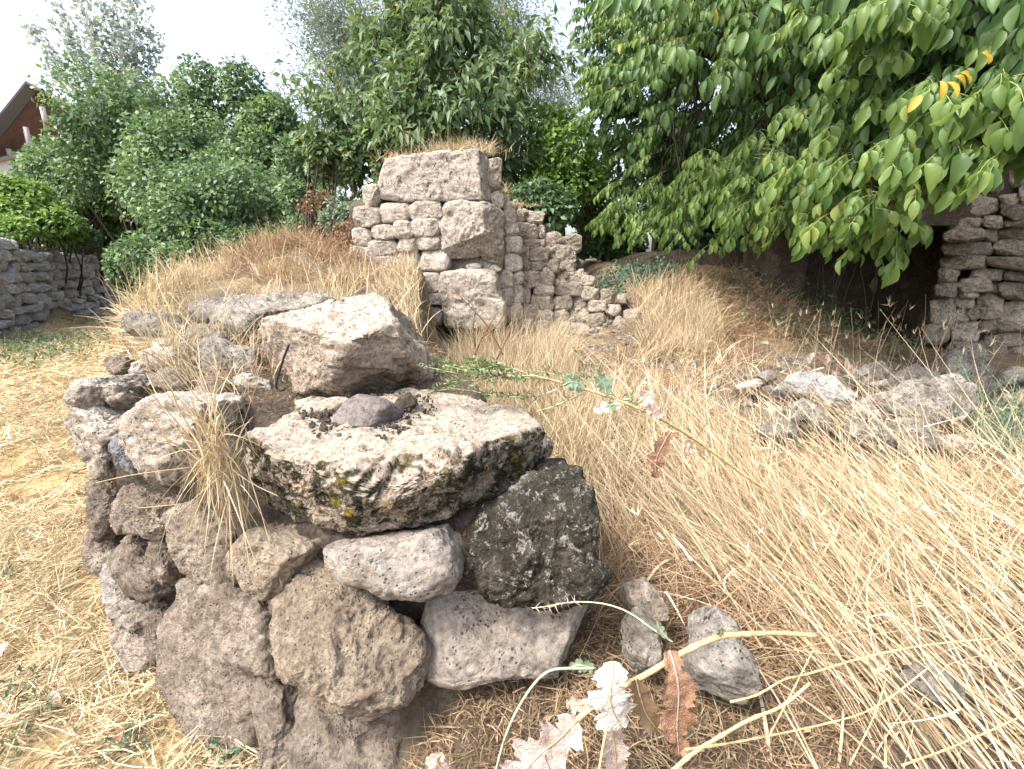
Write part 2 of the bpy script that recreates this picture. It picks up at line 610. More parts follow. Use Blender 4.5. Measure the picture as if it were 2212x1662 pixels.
M['fill'] = stone_mat('pale earth mortar', (.075, .06, .047), (.125, .10, .08), (.2, .165, .135), grime=.5, scale=1.3, var=.05, bump=1.8)
M['mortar'] = stone_mat('earth mortar', (.07, .058, .045), (.12, .10, .08), (.18, .15, .12), grime=.5, scale=1.0, var=.05, bump=1.5)
M['greymortar'] = stone_mat('pale mortar', (.44, .44, .46), (.54, .54, .56), (.62, .62, .64), grime=.35, scale=.6, var=.0, bump=1.5)

STRAW = [(.15, .10, .055), (.31, .23, .14), (.45, .36, .24), (.58, .50, .37), (.37, .28, .175), (.52, .43, .30)]
M['straw'] = leaf_mat('dry straw', STRAW, .25, .6, .25, 2.5)
M['lawnstraw'] = leaf_mat('mown straw', [(.18, .13, .07), (.39, .31, .19), (.52, .435, .29), (.62, .54, .395), (.34, .27, .165)], .15, .6, .25, 3.0)
M['brownstraw'] = leaf_mat('rusty dry stalks', [(.14, .085, .05), (.26, .17, .105), (.40, .285, .19), (.5, .39, .28)], .2, .7, .2, 3)
M['litter'] = leaf_mat('dead plant litter', [(.07, .05, .035), (.14, .095, .06), (.24, .165, .10), (.4, .3, .19), (.2, .15, .1)], .15, .8, .15, 6)
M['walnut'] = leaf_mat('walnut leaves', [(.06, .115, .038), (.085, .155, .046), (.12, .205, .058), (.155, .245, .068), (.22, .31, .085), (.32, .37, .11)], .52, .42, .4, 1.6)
M['walnut_shaded'] = leaf_mat('shade painted walnut leaves', [(.045, .095, .034), (.07, .138, .045), (.105, .185, .055), (.15, .235, .07)], .38, .45, .35, 1.2)  # darker copy of the walnut greens, the crown's shade painted in
M['yellow'] = leaf_mat('yellow leaves', [(.50, .34, .05), (.56, .43, .10)], .35, .5, .3, 2, False)
M['hedge'] = leaf_mat('haze tinted hedge leaves', [(.045, .09, .052), (.075, .14, .072), (.11, .185, .092), (.16, .245, .11), (.24, .30, .13)], .38, .45, .4, .9)  # lifted bluish greens, distance haze painted into the leaf colour
M['bright'] = leaf_mat('bright shrub leaves', [(.09, .17, .04), (.13, .23, .055), (.18, .29, .075), (.24, .34, .1)], .35, .45, .35, 1.2)
M['cherry'] = leaf_mat('drooping tree leaves', [(.06, .115, .06), (.09, .155, .075), (.13, .20, .09), (.19, .25, .12), (.26, .29, .17)], .38, .45, .4, 1.0)
M['wispy'] = leaf_mat('pale fine leaves', [(.10, .14, .12), (.15, .19, .16), (.21, .25, .23), (.27, .31, .3)], .3, .6, .3, .6)
M['poplar'] = leaf_mat('haze paled poplar leaves', [(.14, .19, .17), (.24, .29, .28), (.38, .43, .45), (.52, .57, .62)], .3, .5, .4, .8)  # haze and glare painted in as pale bluish leaf tones
M['ivy'] = leaf_mat('blue green groundcover', [(.03, .07, .05), (.05, .11, .075), (.08, .15, .10), (.12, .19, .13)], .25, .5, .35, 2)
M['herb'] = leaf_mat('grey green herb', [(.10, .15, .10), (.16, .22, .15), (.24, .30, .21)], .3, .6, .25, 3)
M['weed'] = leaf_mat('lawn weed leaves', [(.09, .13, .08), (.14, .19, .11), (.2, .25, .16)], .3, .6, .25, 3)
M['rustleaf'] = leaf_mat('rusty dead leaves', [(.14, .08, .055), (.22, .13, .085), (.30, .19, .12)], .3, .6, .25, 3)
M['bark'] = plain_mat('bark', (.075, .06, .048), .9, .4, 30, .01)
M['palebark'] = plain_mat('pale bark', (.3, .3, .29), .9, .4, 30, .01)
M['greystem'] = plain_mat('dry grey twig', (.26, .22, .17), .8, .3, 40)
M['stalk'] = plain_mat('straw coloured stalk', (.62, .49, .26), .65, .42, 70)
M['palestem'] = plain_mat('pale green stem', (.50, .53, .36), .6, .4, 70)
M['herbstem'] = plain_mat('grey green herb stem', (.20, .27, .17), .6, .2, 30)
M['leafstalk'] = plain_mat('walnut leaf stalk', (.26, .31, .13), .6, .2, 30)
M['greentip'] = leaf_mat('prickly green buds', [(.06, .10, .04), (.11, .16, .06), (.2, .26, .11), (.30, .34, .17)], .2, .5, .3, 5)
M['glaucous'] = leaf_mat('blue green stem leaves', [(.17, .25, .18), (.24, .33, .25)], .3, .5, .3, 5, False)
M['timber'] = plain_mat('weathered timber', (.22, .19, .16), .9, .5, 18, .01)
M['wire'] = plain_mat('rusty black wire', (.03, .026, .024), .6, .3, 60)
M['moss'] = plain_mat('dark moss', (.035, .04, .018), 1.0, .5, 60, .01)
M['redwood'] = plain_mat('red brown boarding', (.13, .075, .06), .7, .25, 3)
M['fascia'] = plain_mat('pale fascia', (.36, .31, .31), .6, .1, 5)
M['rooftin'] = plain_mat('dark grey roof edge', (.12, .12, .125), .5, .1, 5)
M['plaster'] = plain_mat('pale plaster', (.62, .56, .52), .8, .1, 5)


def dead_mat(name, c1, c2, c3):
    """Withered leaf skin: blotched tones, fine veins, wrinkled."""
    t = NT(name)
    v = t.n('ShaderNodeTexCoord').outputs['Object']
    col = t.ramp(t.noise(v, 45, 8, .7, .5), [(.32, c1), (.5, c2), (.66, c3)])
    vn = t.voro(v, 160, 'DISTANCE_TO_EDGE')
    col = t.mix(col, tuple(x * .6 for x in c1), t.math('MULTIPLY', t.ramp(vn, [(.0, 1.0), (.09, 0.0)]), .45))
    sp = t.ramp(t.noise(v, 120, 4, .7), [(.6, 0.0), (.7, 1.0)])
    col = t.mix(col, (.12, .06, .035), t.math('MULTIPLY', sp, .6))
    b = t.bsdf(col, .75, t.bump(t.math('ADD', t.noise(v, 70, 6, .7), t.math('MULTIPLY', vn, .6)), 1.0, .006), .15)
    tr = t.n('ShaderNodeBsdfTranslucent')
    t.put(tr.inputs['Color'], col)
    mx = t.n('ShaderNodeMixShader')
    mx.inputs[0].default_value = .25
    t.t.links.new(b, mx.inputs[1])
    t.t.links.new(tr.outputs[0], mx.inputs[2])
    return t.out(mx.outputs[0])


M['deadleaf'] = dead_mat('brown dead leaf', (.20, .105, .065), (.33, .19, .12), (.46, .31, .22))
M['paleleaf'] = dead_mat('bleached dead leaf', (.55, .46, .40), (.74, .68, .62), (.8, .76, .72))
M['pinkleaf'] = dead_mat('pinkish dead leaf', (.42, .30, .25), (.62, .49, .43), (.72, .62, .57))

# ------------------------------------------------------------------ ground
def sstep(a, b, x):
    t = np.clip((x - a) / (b - a), 0, 1)
    return t * t * (3 - 2 * t)


MOUND = np.array([(-.62, 1.28), (.02, 1.3), (.0, 2.1), (-.45, 2.9), (-.65, 4.0), (-1.0, 6.2), (-2.6, 6.6), (-3.6, 5.2), (-3.05, 3.4), (-2.12, 2.5), (-1.5, 1.7)])


def sdist(x, y, poly):               # signed distance, positive inside
    p = np.stack([x, y], -1)
    best = np.full(x.shape, 1e9)
    ins = np.zeros(x.shape, bool)
    for a, b in zip(poly, np.roll(poly, -1, 0)):
        ab = b - a
        t = np.clip(((p - a) @ ab) / (ab @ ab), 0, 1)
        best = np.minimum(best, np.linalg.norm(p - a - t[..., None] * ab, axis=-1))
        c = ((a[1] > y) != (b[1] > y)) & (x < (b[0] - a[0]) * (y - a[1]) / (b[1] - a[1] + 1e-12) + a[0])
        ins ^= c
    return np.where(ins, best, -best)


def zg(x, y):
    x, y = np.asarray(x, float), np.asarray(y, float)
    base = np.interp(y, [-3, 0.2, .9, 1.3, 2, 3, 4.5, 5.5, 7, 9, 14, 40], [0, .05, .2, .3, .40, .50, .60, .64, .78, .9, 1.0, 1.0])
    base = base - (base - np.minimum(base, .52)) * sstep(3.4, 4.2, x)
    bank = sstep(.7, 1.7, x) * (1 - sstep(3.3, 4.3, x)) * np.interp(y, [4.6, 5.6, 6.6, 7.6, 9], [0, .22, .52, .66, .66])
    court = base + bank
    xb = np.interp(y, [.7, .95, 1.12, 1.3, 2.5, 5, 8], [-.2, -.22, -.3, -.6, -1.2, -2.0, -2.6])
    f = sstep(xb - .18, xb + .18, x)
    z = court * f
    # terrace held by the far left wall
    s = (x + 10.9) * 4.7 + (y - 9.8) * 2.2
    z = np.where(s < -5, np.maximum(z, 1.55 * sstep(-6, -9, s)), z)
    m = sdist(x, y, MOUND)
    hm = .82 + .22 * np.clip(y - 1.35, 0, 1) + .14 * np.clip(y - 2.35, 0, 3) + .28 * np.exp(-((x + 2.35) ** 2 + (y - 5.5) ** 2) / .55) + .13 * (1 - sstep(-1.1, -.75, x)) * (1 - sstep(2, 2.6, y))
    z = np.maximum(z, z + (hm - z) * sstep(-.04, .16, m))
    q = np.stack([x, y, np.zeros_like(x)], -1).reshape(-1, 3)
    rough = (.035 * fbm(q * 1.3, 3) + .02 * fbm(q * 6, 3)).reshape(x.shape)
    z = z + .10 * np.exp(-((x - 2.75) ** 2 / .7 + (y - 3.35) ** 2 / .35))
    return z + rough * sstep(-9, 0, z * 0 - np.hypot(x, y) + 8 * np.ones_like(x)) * (.35 + .65 * sstep(.1, .4, z))


def axis(lo, hi, st, far, n):
    core = np.arange(lo, hi + st / 2, st)
    g = st * 1.0 * np.geomspace(1, far / st, n)
    return np.concatenate([lo - g[::-1], core, hi + g])


gx, gy = axis(-4, 6, .045, 500, 34), axis(-.6, 8.5, .045, 500, 34)
X, Y = np.meshgrid(gx, gy)
Zz = zg(X, Y)
nx, ny = len(gx), len(gy)
ii = np.arange(nx * ny).reshape(ny, nx)
Qg = np.stack([ii[:-1, :-1], ii[:-1, 1:], ii[1:, 1:], ii[1:, :-1]], -1).reshape(-1, 4)
t = NT('ground')
ge = t.n('ShaderNodeNewGeometry')
pos = ge.outputs['Position']
sp = t.n('ShaderNodeSeparateXYZ')
t.put(sp.inputs[0], pos)
dirt = t.ramp(t.noise(pos, 9, 10, .75), [(.3, (.06, .048, .036)), (.5, (.12, .096, .075)), (.7, (.21, .17, .13))])
chaff = t.ramp(t.noise(pos, 60, 8, .8), [(.3, (.20, .13, .06)), (.5, (.46, .34, .17)), (.7, (.66, .52, .29))])
pn = t.noise(pos, 1.6, 6, .6)
lawn = t.ramp(t.math('ADD', sp.outputs[0], t.math('MULTIPLY', pn, .3)), [(0.0, 1.0), (1.0, 0.0)])
lowz = t.math('MULTIPLY_ADD', sp.outputs[2], -6.0, 1.6, clamp=True)
far = t.math('MULTIPLY_ADD', sp.outputs[1], .6, -1.5, clamp=True)
west = t.math('MULTIPLY_ADD', t.math('ADD', sp.outputs[0], t.math('MULTIPLY', sp.outputs[1], .28)), -5.0, -1.2, clamp=True)
fc = t.math('MULTIPLY', lowz, west)
fc = t.math('MAXIMUM', fc, t.math('MULTIPLY', far, t.ramp(pn, [(.45, .05), (.62, .5)])))
fc = t.math('MULTIPLY', fc, t.ramp(t.noise(pos, 5, 6, .65), [(.3, .35), (.55, 1.0)]))
gcol = t.mix(dirt, chaff, fc)
pb = t.voro(pos, 55)
gh = t.math('ADD', t.noise(pos, 40, 10, .75), t.math('MULTIPLY', pb, -.6))
M['ground'] = t.out(t.bsdf(gcol, .95, t.bump(gh, 1.0, .02), .1))
ground = obj('ground', np.stack([X, Y, Zz], -1).reshape(-1, 3), Qg, None, M['ground'], None, (0, 0, 0))
tag(ground, kind='structure')

# ------------------------------------------------------------------ far left retaining wall
fw = thing('retaining_wall', (-12, 12.2, 0), 'long pale grey rubble retaining wall behind the mown straw lawn', 'wall')
a0, a1 = np.array([-9.9, 7.7]), np.array([-14.6, 17.7])
wl = np.linalg.norm(a1 - a0)
wd_ = (a1 - a0) / wl
wn_ = np.array([wd_[1], -wd_[0]])                      # faces the lawn
if wn_ @ np.array([12.0, -10.0]) < 0: wn_ = -wn_


def wallpt(s, o, z):
    q = a0 + wd_ * s + wn_ * o
    return np.array([q[0], q[1], z])


def fwtop(s):
    return 2.2 - .055 * s


V, Q = [], []
ns = 40
for k in range(ns + 1):
    s = wl * k / ns
    for o, z in ((-.5, -.2), (-.5, fwtop(s)), (-.05, fwtop(s) - .02), (0, -.2)):
        V.append(wallpt(s, o, z))
for k in range(ns):
    for j in range(3):
        Q.append([4 * k + j, 4 * k + 4 + j, 4 * k + 5 + j, 4 * k + 1 + j])
obj('mortar_core', V, Q, None, M['greymortar'], fw)
protos = []
for k in range(7):
    Sv, F = ico(3)
    rr = np.random.default_rng(300 + k)
    U = Sv / (np.abs(Sv) ** 5).sum(1, keepdims=True) ** (1 / 5) * np.array([.5, .2, .5])
    for _ in range(9):
        dn = nrm(rr.normal(size=3) + np.array([0, .5, 0]))
        h = U @ dn
        U = U - np.maximum(0, h - h.max() * rr.uniform(.6, .92))[:, None] * dn
    U = roughen(U, F, rr, .9, .8, 1.4, .5)
    protos.append(make_mesh('stone', U, None, F, M['farwall'], False))
Wm = Matrix(((wd_[0], wn_[0], 0), (wd_[1], wn_[1], 0), (0, 0, 1)))
zc = 0.0
row = 0
while zc < 2.25:
    hr = R.uniform(.19, .27)
    s = R.uniform(-.2, .1)
    while s < wl:
        ln = R.uniform(.28, .62)
        h2 = hr * R.uniform(.8, 1.15)
        zz = zc + hr / 2 + R.uniform(-.03, .03)
        if zz + h2 * .3 < fwtop(s):
            o = bpy.data.objects.new('stone', protos[R.integers(7)])
            C.objects.link(o)
            o.parent = fw
            q = wallpt(s + ln / 2, -.05 + R.uniform(-.03, .03), zz)
            o.location = q - WLOC[fw.name]
            o.rotation_euler = (0, 0, 0)
            rot = Wm.to_4x4() @ Matrix.Rotation(R.uniform(-.3, .3), 4, 'Y')
            o.rotation_euler = rot.to_euler()
            o.scale = (ln * 1.0, .8 + R.uniform(0, .4), h2 * 1.12)
        s += ln
    zc += hr
# weathered branch laid along the wall top
br = smooth_path([wallpt(1.2, -.02, fwtop(1.2) + .06), wallpt(2.4, .05, fwtop(2.4) + .1), wallpt(4, .02, fwtop(4) + .03), wallpt(6.5, .05, fwtop(6.5) + .0)], 20)
o = obj('dead_branch', *tube(br, np.linspace(.045, .02, 20)), M['greystem'])
tag(o, 'thin bare branch lying along the top of the pale grey retaining wall', 'branch')

# ------------------------------------------------------------------ ruined pier in the middle
tw = thing('ruined_pier', P(1000, 720, 5.5), 'ruined stone pier with a big capstone standing among dry grass', 'ruin')
TY = 5.4


def tpx(bx, k=1.0):
    return Z2([(bx[0], bx[1]), (bx[2], bx[3])])


def tstone(b, Y, mat, tf=.11, tb=.22, seed=0, k=4, parent=tw, **kw):
    (x0, y0), (x1, y1) = tpx(b)
    return rock('stone', rbox(x0 - .8, y0 - .8, x1 + .8, y1 + .8, .07 if seed < 60 else .13, seed, 0 if seed < 60 else R.uniform(-.14, .14) * (3 if seed > 149 else 1)), Y, tf, tb, k=k, e=.26, seed=seed, mat=M[mat], parent=parent, chips=9, chipd=.17, amp=.55, fine=1.6, grow=1.07, smooth=False, **kw)


fn = nrm(np.array([-.05, -1, .0]))
cap = rock('capstone', Z2([(503, 748), (560, 735), (700, 716), (850, 706), (925, 704), (955, 730), (963, 830), (972, 928), (890, 934), (640, 940), (520, 930), (464, 918), (480, 820)]),
           TY + .1, .16, .45, n=fn, k=6, e=.15, seed=5, chips=4, chipd=.04, amp=.4, fine=1.4, mat=M['cap'], parent=tw,
           cuts=[((.85, -.5, .05), P(*Z2([(930, 830)])[0], TY - .05))], freq=2.2)
rock('block', Z2([(775, 940), (860, 936), (960, 940), (1025, 975), (1028, 1100), (1025, 1240), (980, 1235), (925, 1180), (860, 1192), (790, 1190), (757, 1150), (750, 1040)]),
     TY + .05, .16, .35, n=fn, k=6, e=.2, seed=6, chips=5, chipd=.08, amp=.6, fine=1.3, mat=M['block'], parent=tw,
     cuts=[((.75, -.65, .02), P(*Z2([(955, 1050)])[0], TY - .07)), ((.2, -.75, -.65), P(*Z2([(900, 1120)])[0], TY - .06))], freq=1.8)
rock('block', Z2([(748, 1265), (800, 1249), (985, 1250), (1006, 1290), (1010, 1340), (1042, 1400), (1040, 1500), (900, 1520), (770, 1500), (745, 1350)]),
     TY, .15, .35, n=fn, k=6, e=.2, seed=7, chips=5, chipd=.08, amp=.6, fine=1.2, mat=M['block'], parent=tw, freq=1.8)
rock('block', Z2([(900, 1250), (990, 1225), (1030, 1245), (1000, 1262), (900, 1262)]), TY + .12, .06, .2, n=fn, k=4, seed=71, mat=M['block'], parent=tw)
rock('stone', Z2([(780, 1195), (860, 1195), (930, 1190), (1000, 1240), (990, 1252), (790, 1250)]), TY + .2, .05, .2, n=fn, k=4, seed=8, mat=M['tower'], parent=tw)
front = [(395, 862, 466, 952), (350, 962, 472, 1052), (477, 945, 606, 1037), (608, 940, 757, 1017), (353, 1055, 438, 1137), (437, 1045, 536, 1107),
         (537, 1028, 619, 1101), (618, 1018, 746, 1096), (425, 1113, 546, 1177), (549, 1100, 646, 1163), (645, 1092, 738, 1157), (735, 1090, 764, 1152),
         (340, 1143, 447, 1227), (445, 1185, 554, 1252), (555, 1162, 644, 1254), (645, 1158, 779, 1250), (382, 1228, 452, 1268), (868, 1222, 926, 1252),
         (440, 1262, 570, 1345), (565, 1262, 742, 1345), (450, 1345, 570, 1420), (572, 1348, 690, 1420), (690, 1355, 752, 1402), (560, 1420, 750, 1500), (440, 1420, 560, 1490)]
for i, b in enumerate(front):
    tstone(b, TY + .03 + R.uniform(-.03, .05) + (.06 if b[0] < 400 else 0), 'tower', .12, .25, 20 + i, n=fn)
sn = nrm(np.array([.75, -.66, 0]))
right_side = [(963, 893, 1022, 962), (1018, 938, 1076, 1032), (1028, 1025, 1086, 1092), (1030, 1095, 1106, 1180), (1030, 1180, 1100, 1252), (1003, 1254, 1062, 1327),
              (1060, 1258, 1108, 1312), (1008, 1328, 1060, 1402), (1055, 1322, 1110, 1400), (1040, 1400, 1110, 1470), (945, 738, 1012, 890), (1000, 880, 1030, 940)]
for i, b in enumerate(right_side):
    x = (b[0] + b[2]) / 2
    tstone(b, TY + .12 + (x - 960) / 150 * .35, 'flank' if i > 9 else 'tower', .1, .2, 60 + i, n=nrm(np.array([.4, -.9, 0])))
flank = [(1080, 972, 1127, 1032), (1138, 978, 1212, 1047), (1083, 1030, 1182, 1116), (1183, 1045, 1222, 1102), (1210, 1080, 1292, 1141), (1288, 1093, 1388, 1167),
         (1118, 1108, 1207, 1152), (1098, 1142, 1147, 1207), (1148, 1148, 1242, 1216), (1243, 1132, 1337, 1206), (1104, 1205, 1157, 1252), (1157, 1214, 1217, 1247),
         (1213, 1200, 1292, 1257), (1289, 1205, 1362, 1257), (1108, 1256, 1192, 1327), (1185, 1255, 1267, 1325), (1273, 1258, 1420, 1314), (1172, 1318, 1262, 1364),
         (1260, 1310, 1412, 1364), (1108, 1330, 1152, 1402), (1153, 1365, 1257, 1432), (1258, 1370, 1342, 1432), (1343, 1365, 1422, 1422), (1113, 1410, 1182, 1482),
         (1183, 1430, 1257, 1482), (1258, 1435, 1332, 1492), (1163, 1482, 1257, 1527), (1335, 1425, 1440, 1500), (1255, 1490, 1350, 1550), (1095, 1480, 1165, 1540),
         (1015, 905, 1060, 945), (1060, 1000, 1090, 1040), (1205, 1140, 1248, 1170), (1335, 1165, 1362, 1205)]
for i, b in enumerate(flank):
    x, y = (b[0] + b[2]) / 2, (b[1] + b[3]) / 2
    tstone(b, TY + .62 + (x - 1100) / 300 * .2 - (y - 1250) / 300 * .15, 'flank', .13, .22, 100 + i)
spill = [(1395, 1275, 1450, 1320), (1400, 1330, 1470, 1385), (1425, 1390, 1500, 1440), (1480, 1340, 1540, 1400), (1345, 1500, 1420, 1550), (1430, 1450, 1500, 1510), (1510, 1410, 1570, 1460), (1290, 1555, 1360, 1610), (1370, 1555, 1440, 1610), (1450, 1520, 1530, 1580), (1540, 1470, 1600, 1530), (1200, 1530, 1280, 1590), (1560, 1360, 1600, 1400), (1590, 1430, 1660, 1490), (1500, 1590, 1560, 1640)]
for i, b in enumerate(spill):
    tstone(b, TY + .55 - (b[1] - 1300) / 300 * .35, 'flank', .1, .16, 150 + i)
for i in range(70):
    f = R.uniform(0, 1)
    zx = 1040 + 385 * f + R.normal() * 16
    zy = 930 + 330 * f ** 1.15 + R.uniform(-18, 60) + (R.uniform(0, 250) if i > 40 else 0)
    if zy > 1520: continue
    s1, s2 = R.uniform(9, 24), R.uniform(8, 18)
    (x0, y0), (x1, y1) = tpx((zx - s1, zy - s2, zx + s1, zy + s2))
    rock('stone', rbox(x0, y0, x1, y1, .2, 1200 + i, R.uniform(-.6, .6)), TY + .56 + (zx - 1100) / 300 * .2 - (zy - 1250) / 300 * .15 + R.uniform(-.06, .08), R.uniform(.05, .1), .15, k=3, e=.36, seed=1200 + i,
         mat=M['flank'], parent=tw, chips=9, chipd=.3, amp=.7, fine=1.6, smooth=False)
# hearting of earth and small stone behind the faces
rock('rubble_core', Z2([(360, 960), (470, 880), (520, 770), (880, 740), (940, 800), (960, 920), (975, 1040), (985, 1500), (450, 1500), (350, 1250)]), TY + .55, .34, .45, n=fn, k=5, e=.3, seed=90, mat=M['mortar'], parent=tw, chips=0)
rock('rubble_core', Z2([(1010, 930), (1100, 985), (1200, 1060), (1330, 1130), (1400, 1280), (1410, 1550), (1000, 1550), (1000, 1200)]), TY + 1.1, .36, .6, k=5, e=.4, seed=91, mat=M['mortar'], parent=tw, chips=0)
mo = rock('moss_cap', Z2([(505, 748), (560, 728), (700, 708), (850, 697), (930, 694), (950, 715), (925, 716), (850, 716), (700, 728), (560, 746)]), TY + .12, .1, .3, k=4, e=.6, seed=92, mat=M['moss'], parent=tw, chips=0)
for i, b in enumerate([(845, 678, 915, 706), (900, 690, 945, 712)]):
    tstone(b, TY + .15, 'tower', .06, .1, 95 + i, k=3)

# ------------------------------------------------------------------ ruined house on the right
hb = Pz(*Z3([(1700, 1590)])[0], .55)
HY = 5.6
rh = thing('ruined_house', (hb[0], hb[1], .5), 'ruined rubble stone house with a dark doorway under the walnut branches', 'ruin')


def hrock(b, seed, Y=None, mat='house_stone', k=4, tf=.14, tb=.25, name='stone', **kw):
    (x0, y0), (x1, y1) = Z3([(b[0], b[1]), (b[2], b[3])])
    x = (x0 + x1) / 2
    yy = HY - (x - 2000) / 220 * .35 if Y is None else Y
    return rock(name, rbox(x0 - .8, y0 - .8, x1 + .8, y1 + .8, .1, seed, R.uniform(-.06, .06)), yy + R.uniform(-.05, .05), tf, tb, k=k, e=.32, smooth=False, seed=seed, mat=M[mat], parent=rh, chips=10, chipd=.26, amp=.75, fine=1.3, grow=1.04, **kw)


hs_ = [(1600, 1008, 1765, 1062), (1765, 1000, 1862, 1052), (1850, 945, 2030, 1012), (1598, 1062, 1772, 1112), (1770, 1055, 1832, 1118), (1828, 1045, 2030, 1102), (1862, 1010, 2000, 1046),
       (1580, 1118, 1802, 1182), (1800, 1112, 2010, 1178), (1573, 1180, 1782, 1244), (1715, 1243, 1872, 1292), (1870, 1255, 2010, 1297), (1560, 1248, 1642, 1312), (1618, 1246, 1658, 1272),
       (1658, 1290, 1802, 1352), (1800, 1296, 1850, 1350), (1548, 1310, 1642, 1372), (1630, 1310, 1667, 1332), (1660, 1335, 1745, 1375), (1533, 1373, 1642, 1502), (1638, 1370, 1722, 1422),
       (1738, 1350, 1852, 1472), (1840, 1308, 2000, 1382), (1828, 1388, 2010, 1532), (1638, 1428, 1702, 1482), (1698, 1422, 1745, 1475), (1500, 1500, 1612, 1582), (1615, 1480, 1742, 1572),
       (1748, 1478, 1842, 1532), (1778, 1530, 1960, 1592), (1860, 1590, 2010, 1660), (1600, 1575, 1720, 1640), (1720, 1580, 1860, 1660), (1940, 1530, 2010, 1590),
       (1850, 900, 1950, 950), (1940, 860, 2030, 945), (1960, 1240, 2020, 1300), (2000, 1000, 2120, 1080), (2000, 1100, 2120, 1200), (2010, 1290, 2130, 1400), (2010, 1400, 2130, 1540), (2000, 1540, 2120, 1660)]
for i, b in enumerate(hs_): hrock(b, 400 + i)
# the flat lintel stones over the doorway and the wall above them
ln_ = [[(1440, 960), (1530, 925), (1620, 930), (1610, 985), (1590, 1012), (1480, 1040), (1430, 1015)], [(1600, 905), (1720, 880), (1850, 925), (1840, 975), (1760, 1005), (1605, 1010)],
       [(1350, 950), (1440, 920), (1450, 1010), (1360, 1030)], [(1200, 1010), (1290, 980), (1360, 1000), (1340, 1060), (1220, 1080)], [(1450, 850), (1560, 800), (1620, 880), (1540, 930), (1450, 930)],
       [(1600, 800), (1720, 790), (1740, 870), (1620, 900)], [(1740, 790), (1860, 800), (1860, 890), (1760, 880)], [(1330, 880), (1440, 860), (1450, 930), (1340, 950)], [(1860, 780), (1990, 760), (2000, 860), (1880, 880)]]
for i, q in enumerate(ln_):
    q = Z3(q)
    rock('lintel_stone' if i < 2 else 'stone', q, HY + .12 - (np.mean([a for a, b in q]) - 2000) / 220 * .3, .2, .3, k=4, seed=470 + i, mat=M['house_stone'], parent=rh, chips=8, chipd=.18)
# inner walls of the doorway, kept dark by a roof added above it
for i in range(5):
    for j in range(6):
        x0 = 1225 + j * 62 + (i % 2) * 25 + R.uniform(-8, 8)
        y0 = 1090 + i * 98 + R.uniform(-8, 8)
        hrock((x0, y0, x0 + R.uniform(52, 66), y0 + R.uniform(78, 100)), 500 + i * 10 + j, Y=HY + 1.2 - (j - 3) * .08, k=3, tf=.12, tb=.2)
rb = MB()
c0 = P(*Z3([(1225, 1600)])[0], HY + 1.45)
c1 = P(*Z3([(1640, 1600)])[0], HY + 1.3)
rb.add(*box(c0[0] - 1.2, HY + 1.32, .3, c1[0] + 3.5, HY + 2.2, 2.6))                       # back wall body
obj('back_wall', np.concatenate(rb.V), np.concatenate(rb.Q), None, M['mortar'], rh, smooth=False)
p0 = P(*Z3([(1650, 1100)])[0], HY + .16)
V, Q = box(p0[0] + .02, HY - .02, .3, p0[0] + 3.4, HY + 1.3, 2.55)
V[:, 1] -= (V[:, 0] - p0[0]) * .42
obj('wall_body', V, Q, None, M['mortar'], rh, smooth=False)
for i in range(4):
    for j in range(7):
        x0 = 1215 + j * 105 + (i % 2) * 45 + R.uniform(-10, 10)
        y0 = 700 + i * 62 + R.uniform(-6, 6) + (max(0, 1500 - x0) * .12)
        if i == 3 and x0 > 1380: continue
        hrock((x0, y0, x0 + R.uniform(85, 112), y0 + R.uniform(52, 66)), 560 + i * 10 + j, Y=HY + .22 - (x0 - 1500) / 470 * .3, k=3)
l0 = P(*Z3([(1250, 950)])[0], HY + .4)
V, Q = box(l0[0] - .95, HY + .16, 1.93, p0[0] + 3.4, HY + 2.25, 2.75)
V[:, 1] -= np.maximum(0, V[:, 0] - p0[0]) * .3
obj('shading_roof', V, Q, None, M['mortar'], rh, smooth=False)  # roof added to block light and keep the doorway dark
V, Q = box(l0[0] - .95, HY + .75, .3, l0[0] - .45, HY + 1.5, 2.5)
obj('side_wall', V, Q, None, M['mortar'], rh, smooth=False)
bq = Z3([(1780, 1188), (1860, 1186), (1960, 1188), (2060, 1192), (2060, 1258), (1957, 1254), (1860, 1238), (1790, 1228)])
rock('timber_beam', bq, HY - .42, .12, .2, k=5, e=.4, seed=480, amp=.5, mat=M['timber'], parent=rh, chips=3)

# earth bank retained behind the courtyard, in the shade of the walnut
eb = rock('earth_bank', [(1290, 572), (1400, 545), (1600, 540), (1800, 545), (1840, 600), (1800, 660), (1500, 660), (1300, 620)], 8.1, .35, 1.0, k=6, e=.35, seed=600, mat=M['mortar'], chips=3, amp=.6)
tag(eb, kind='structure')

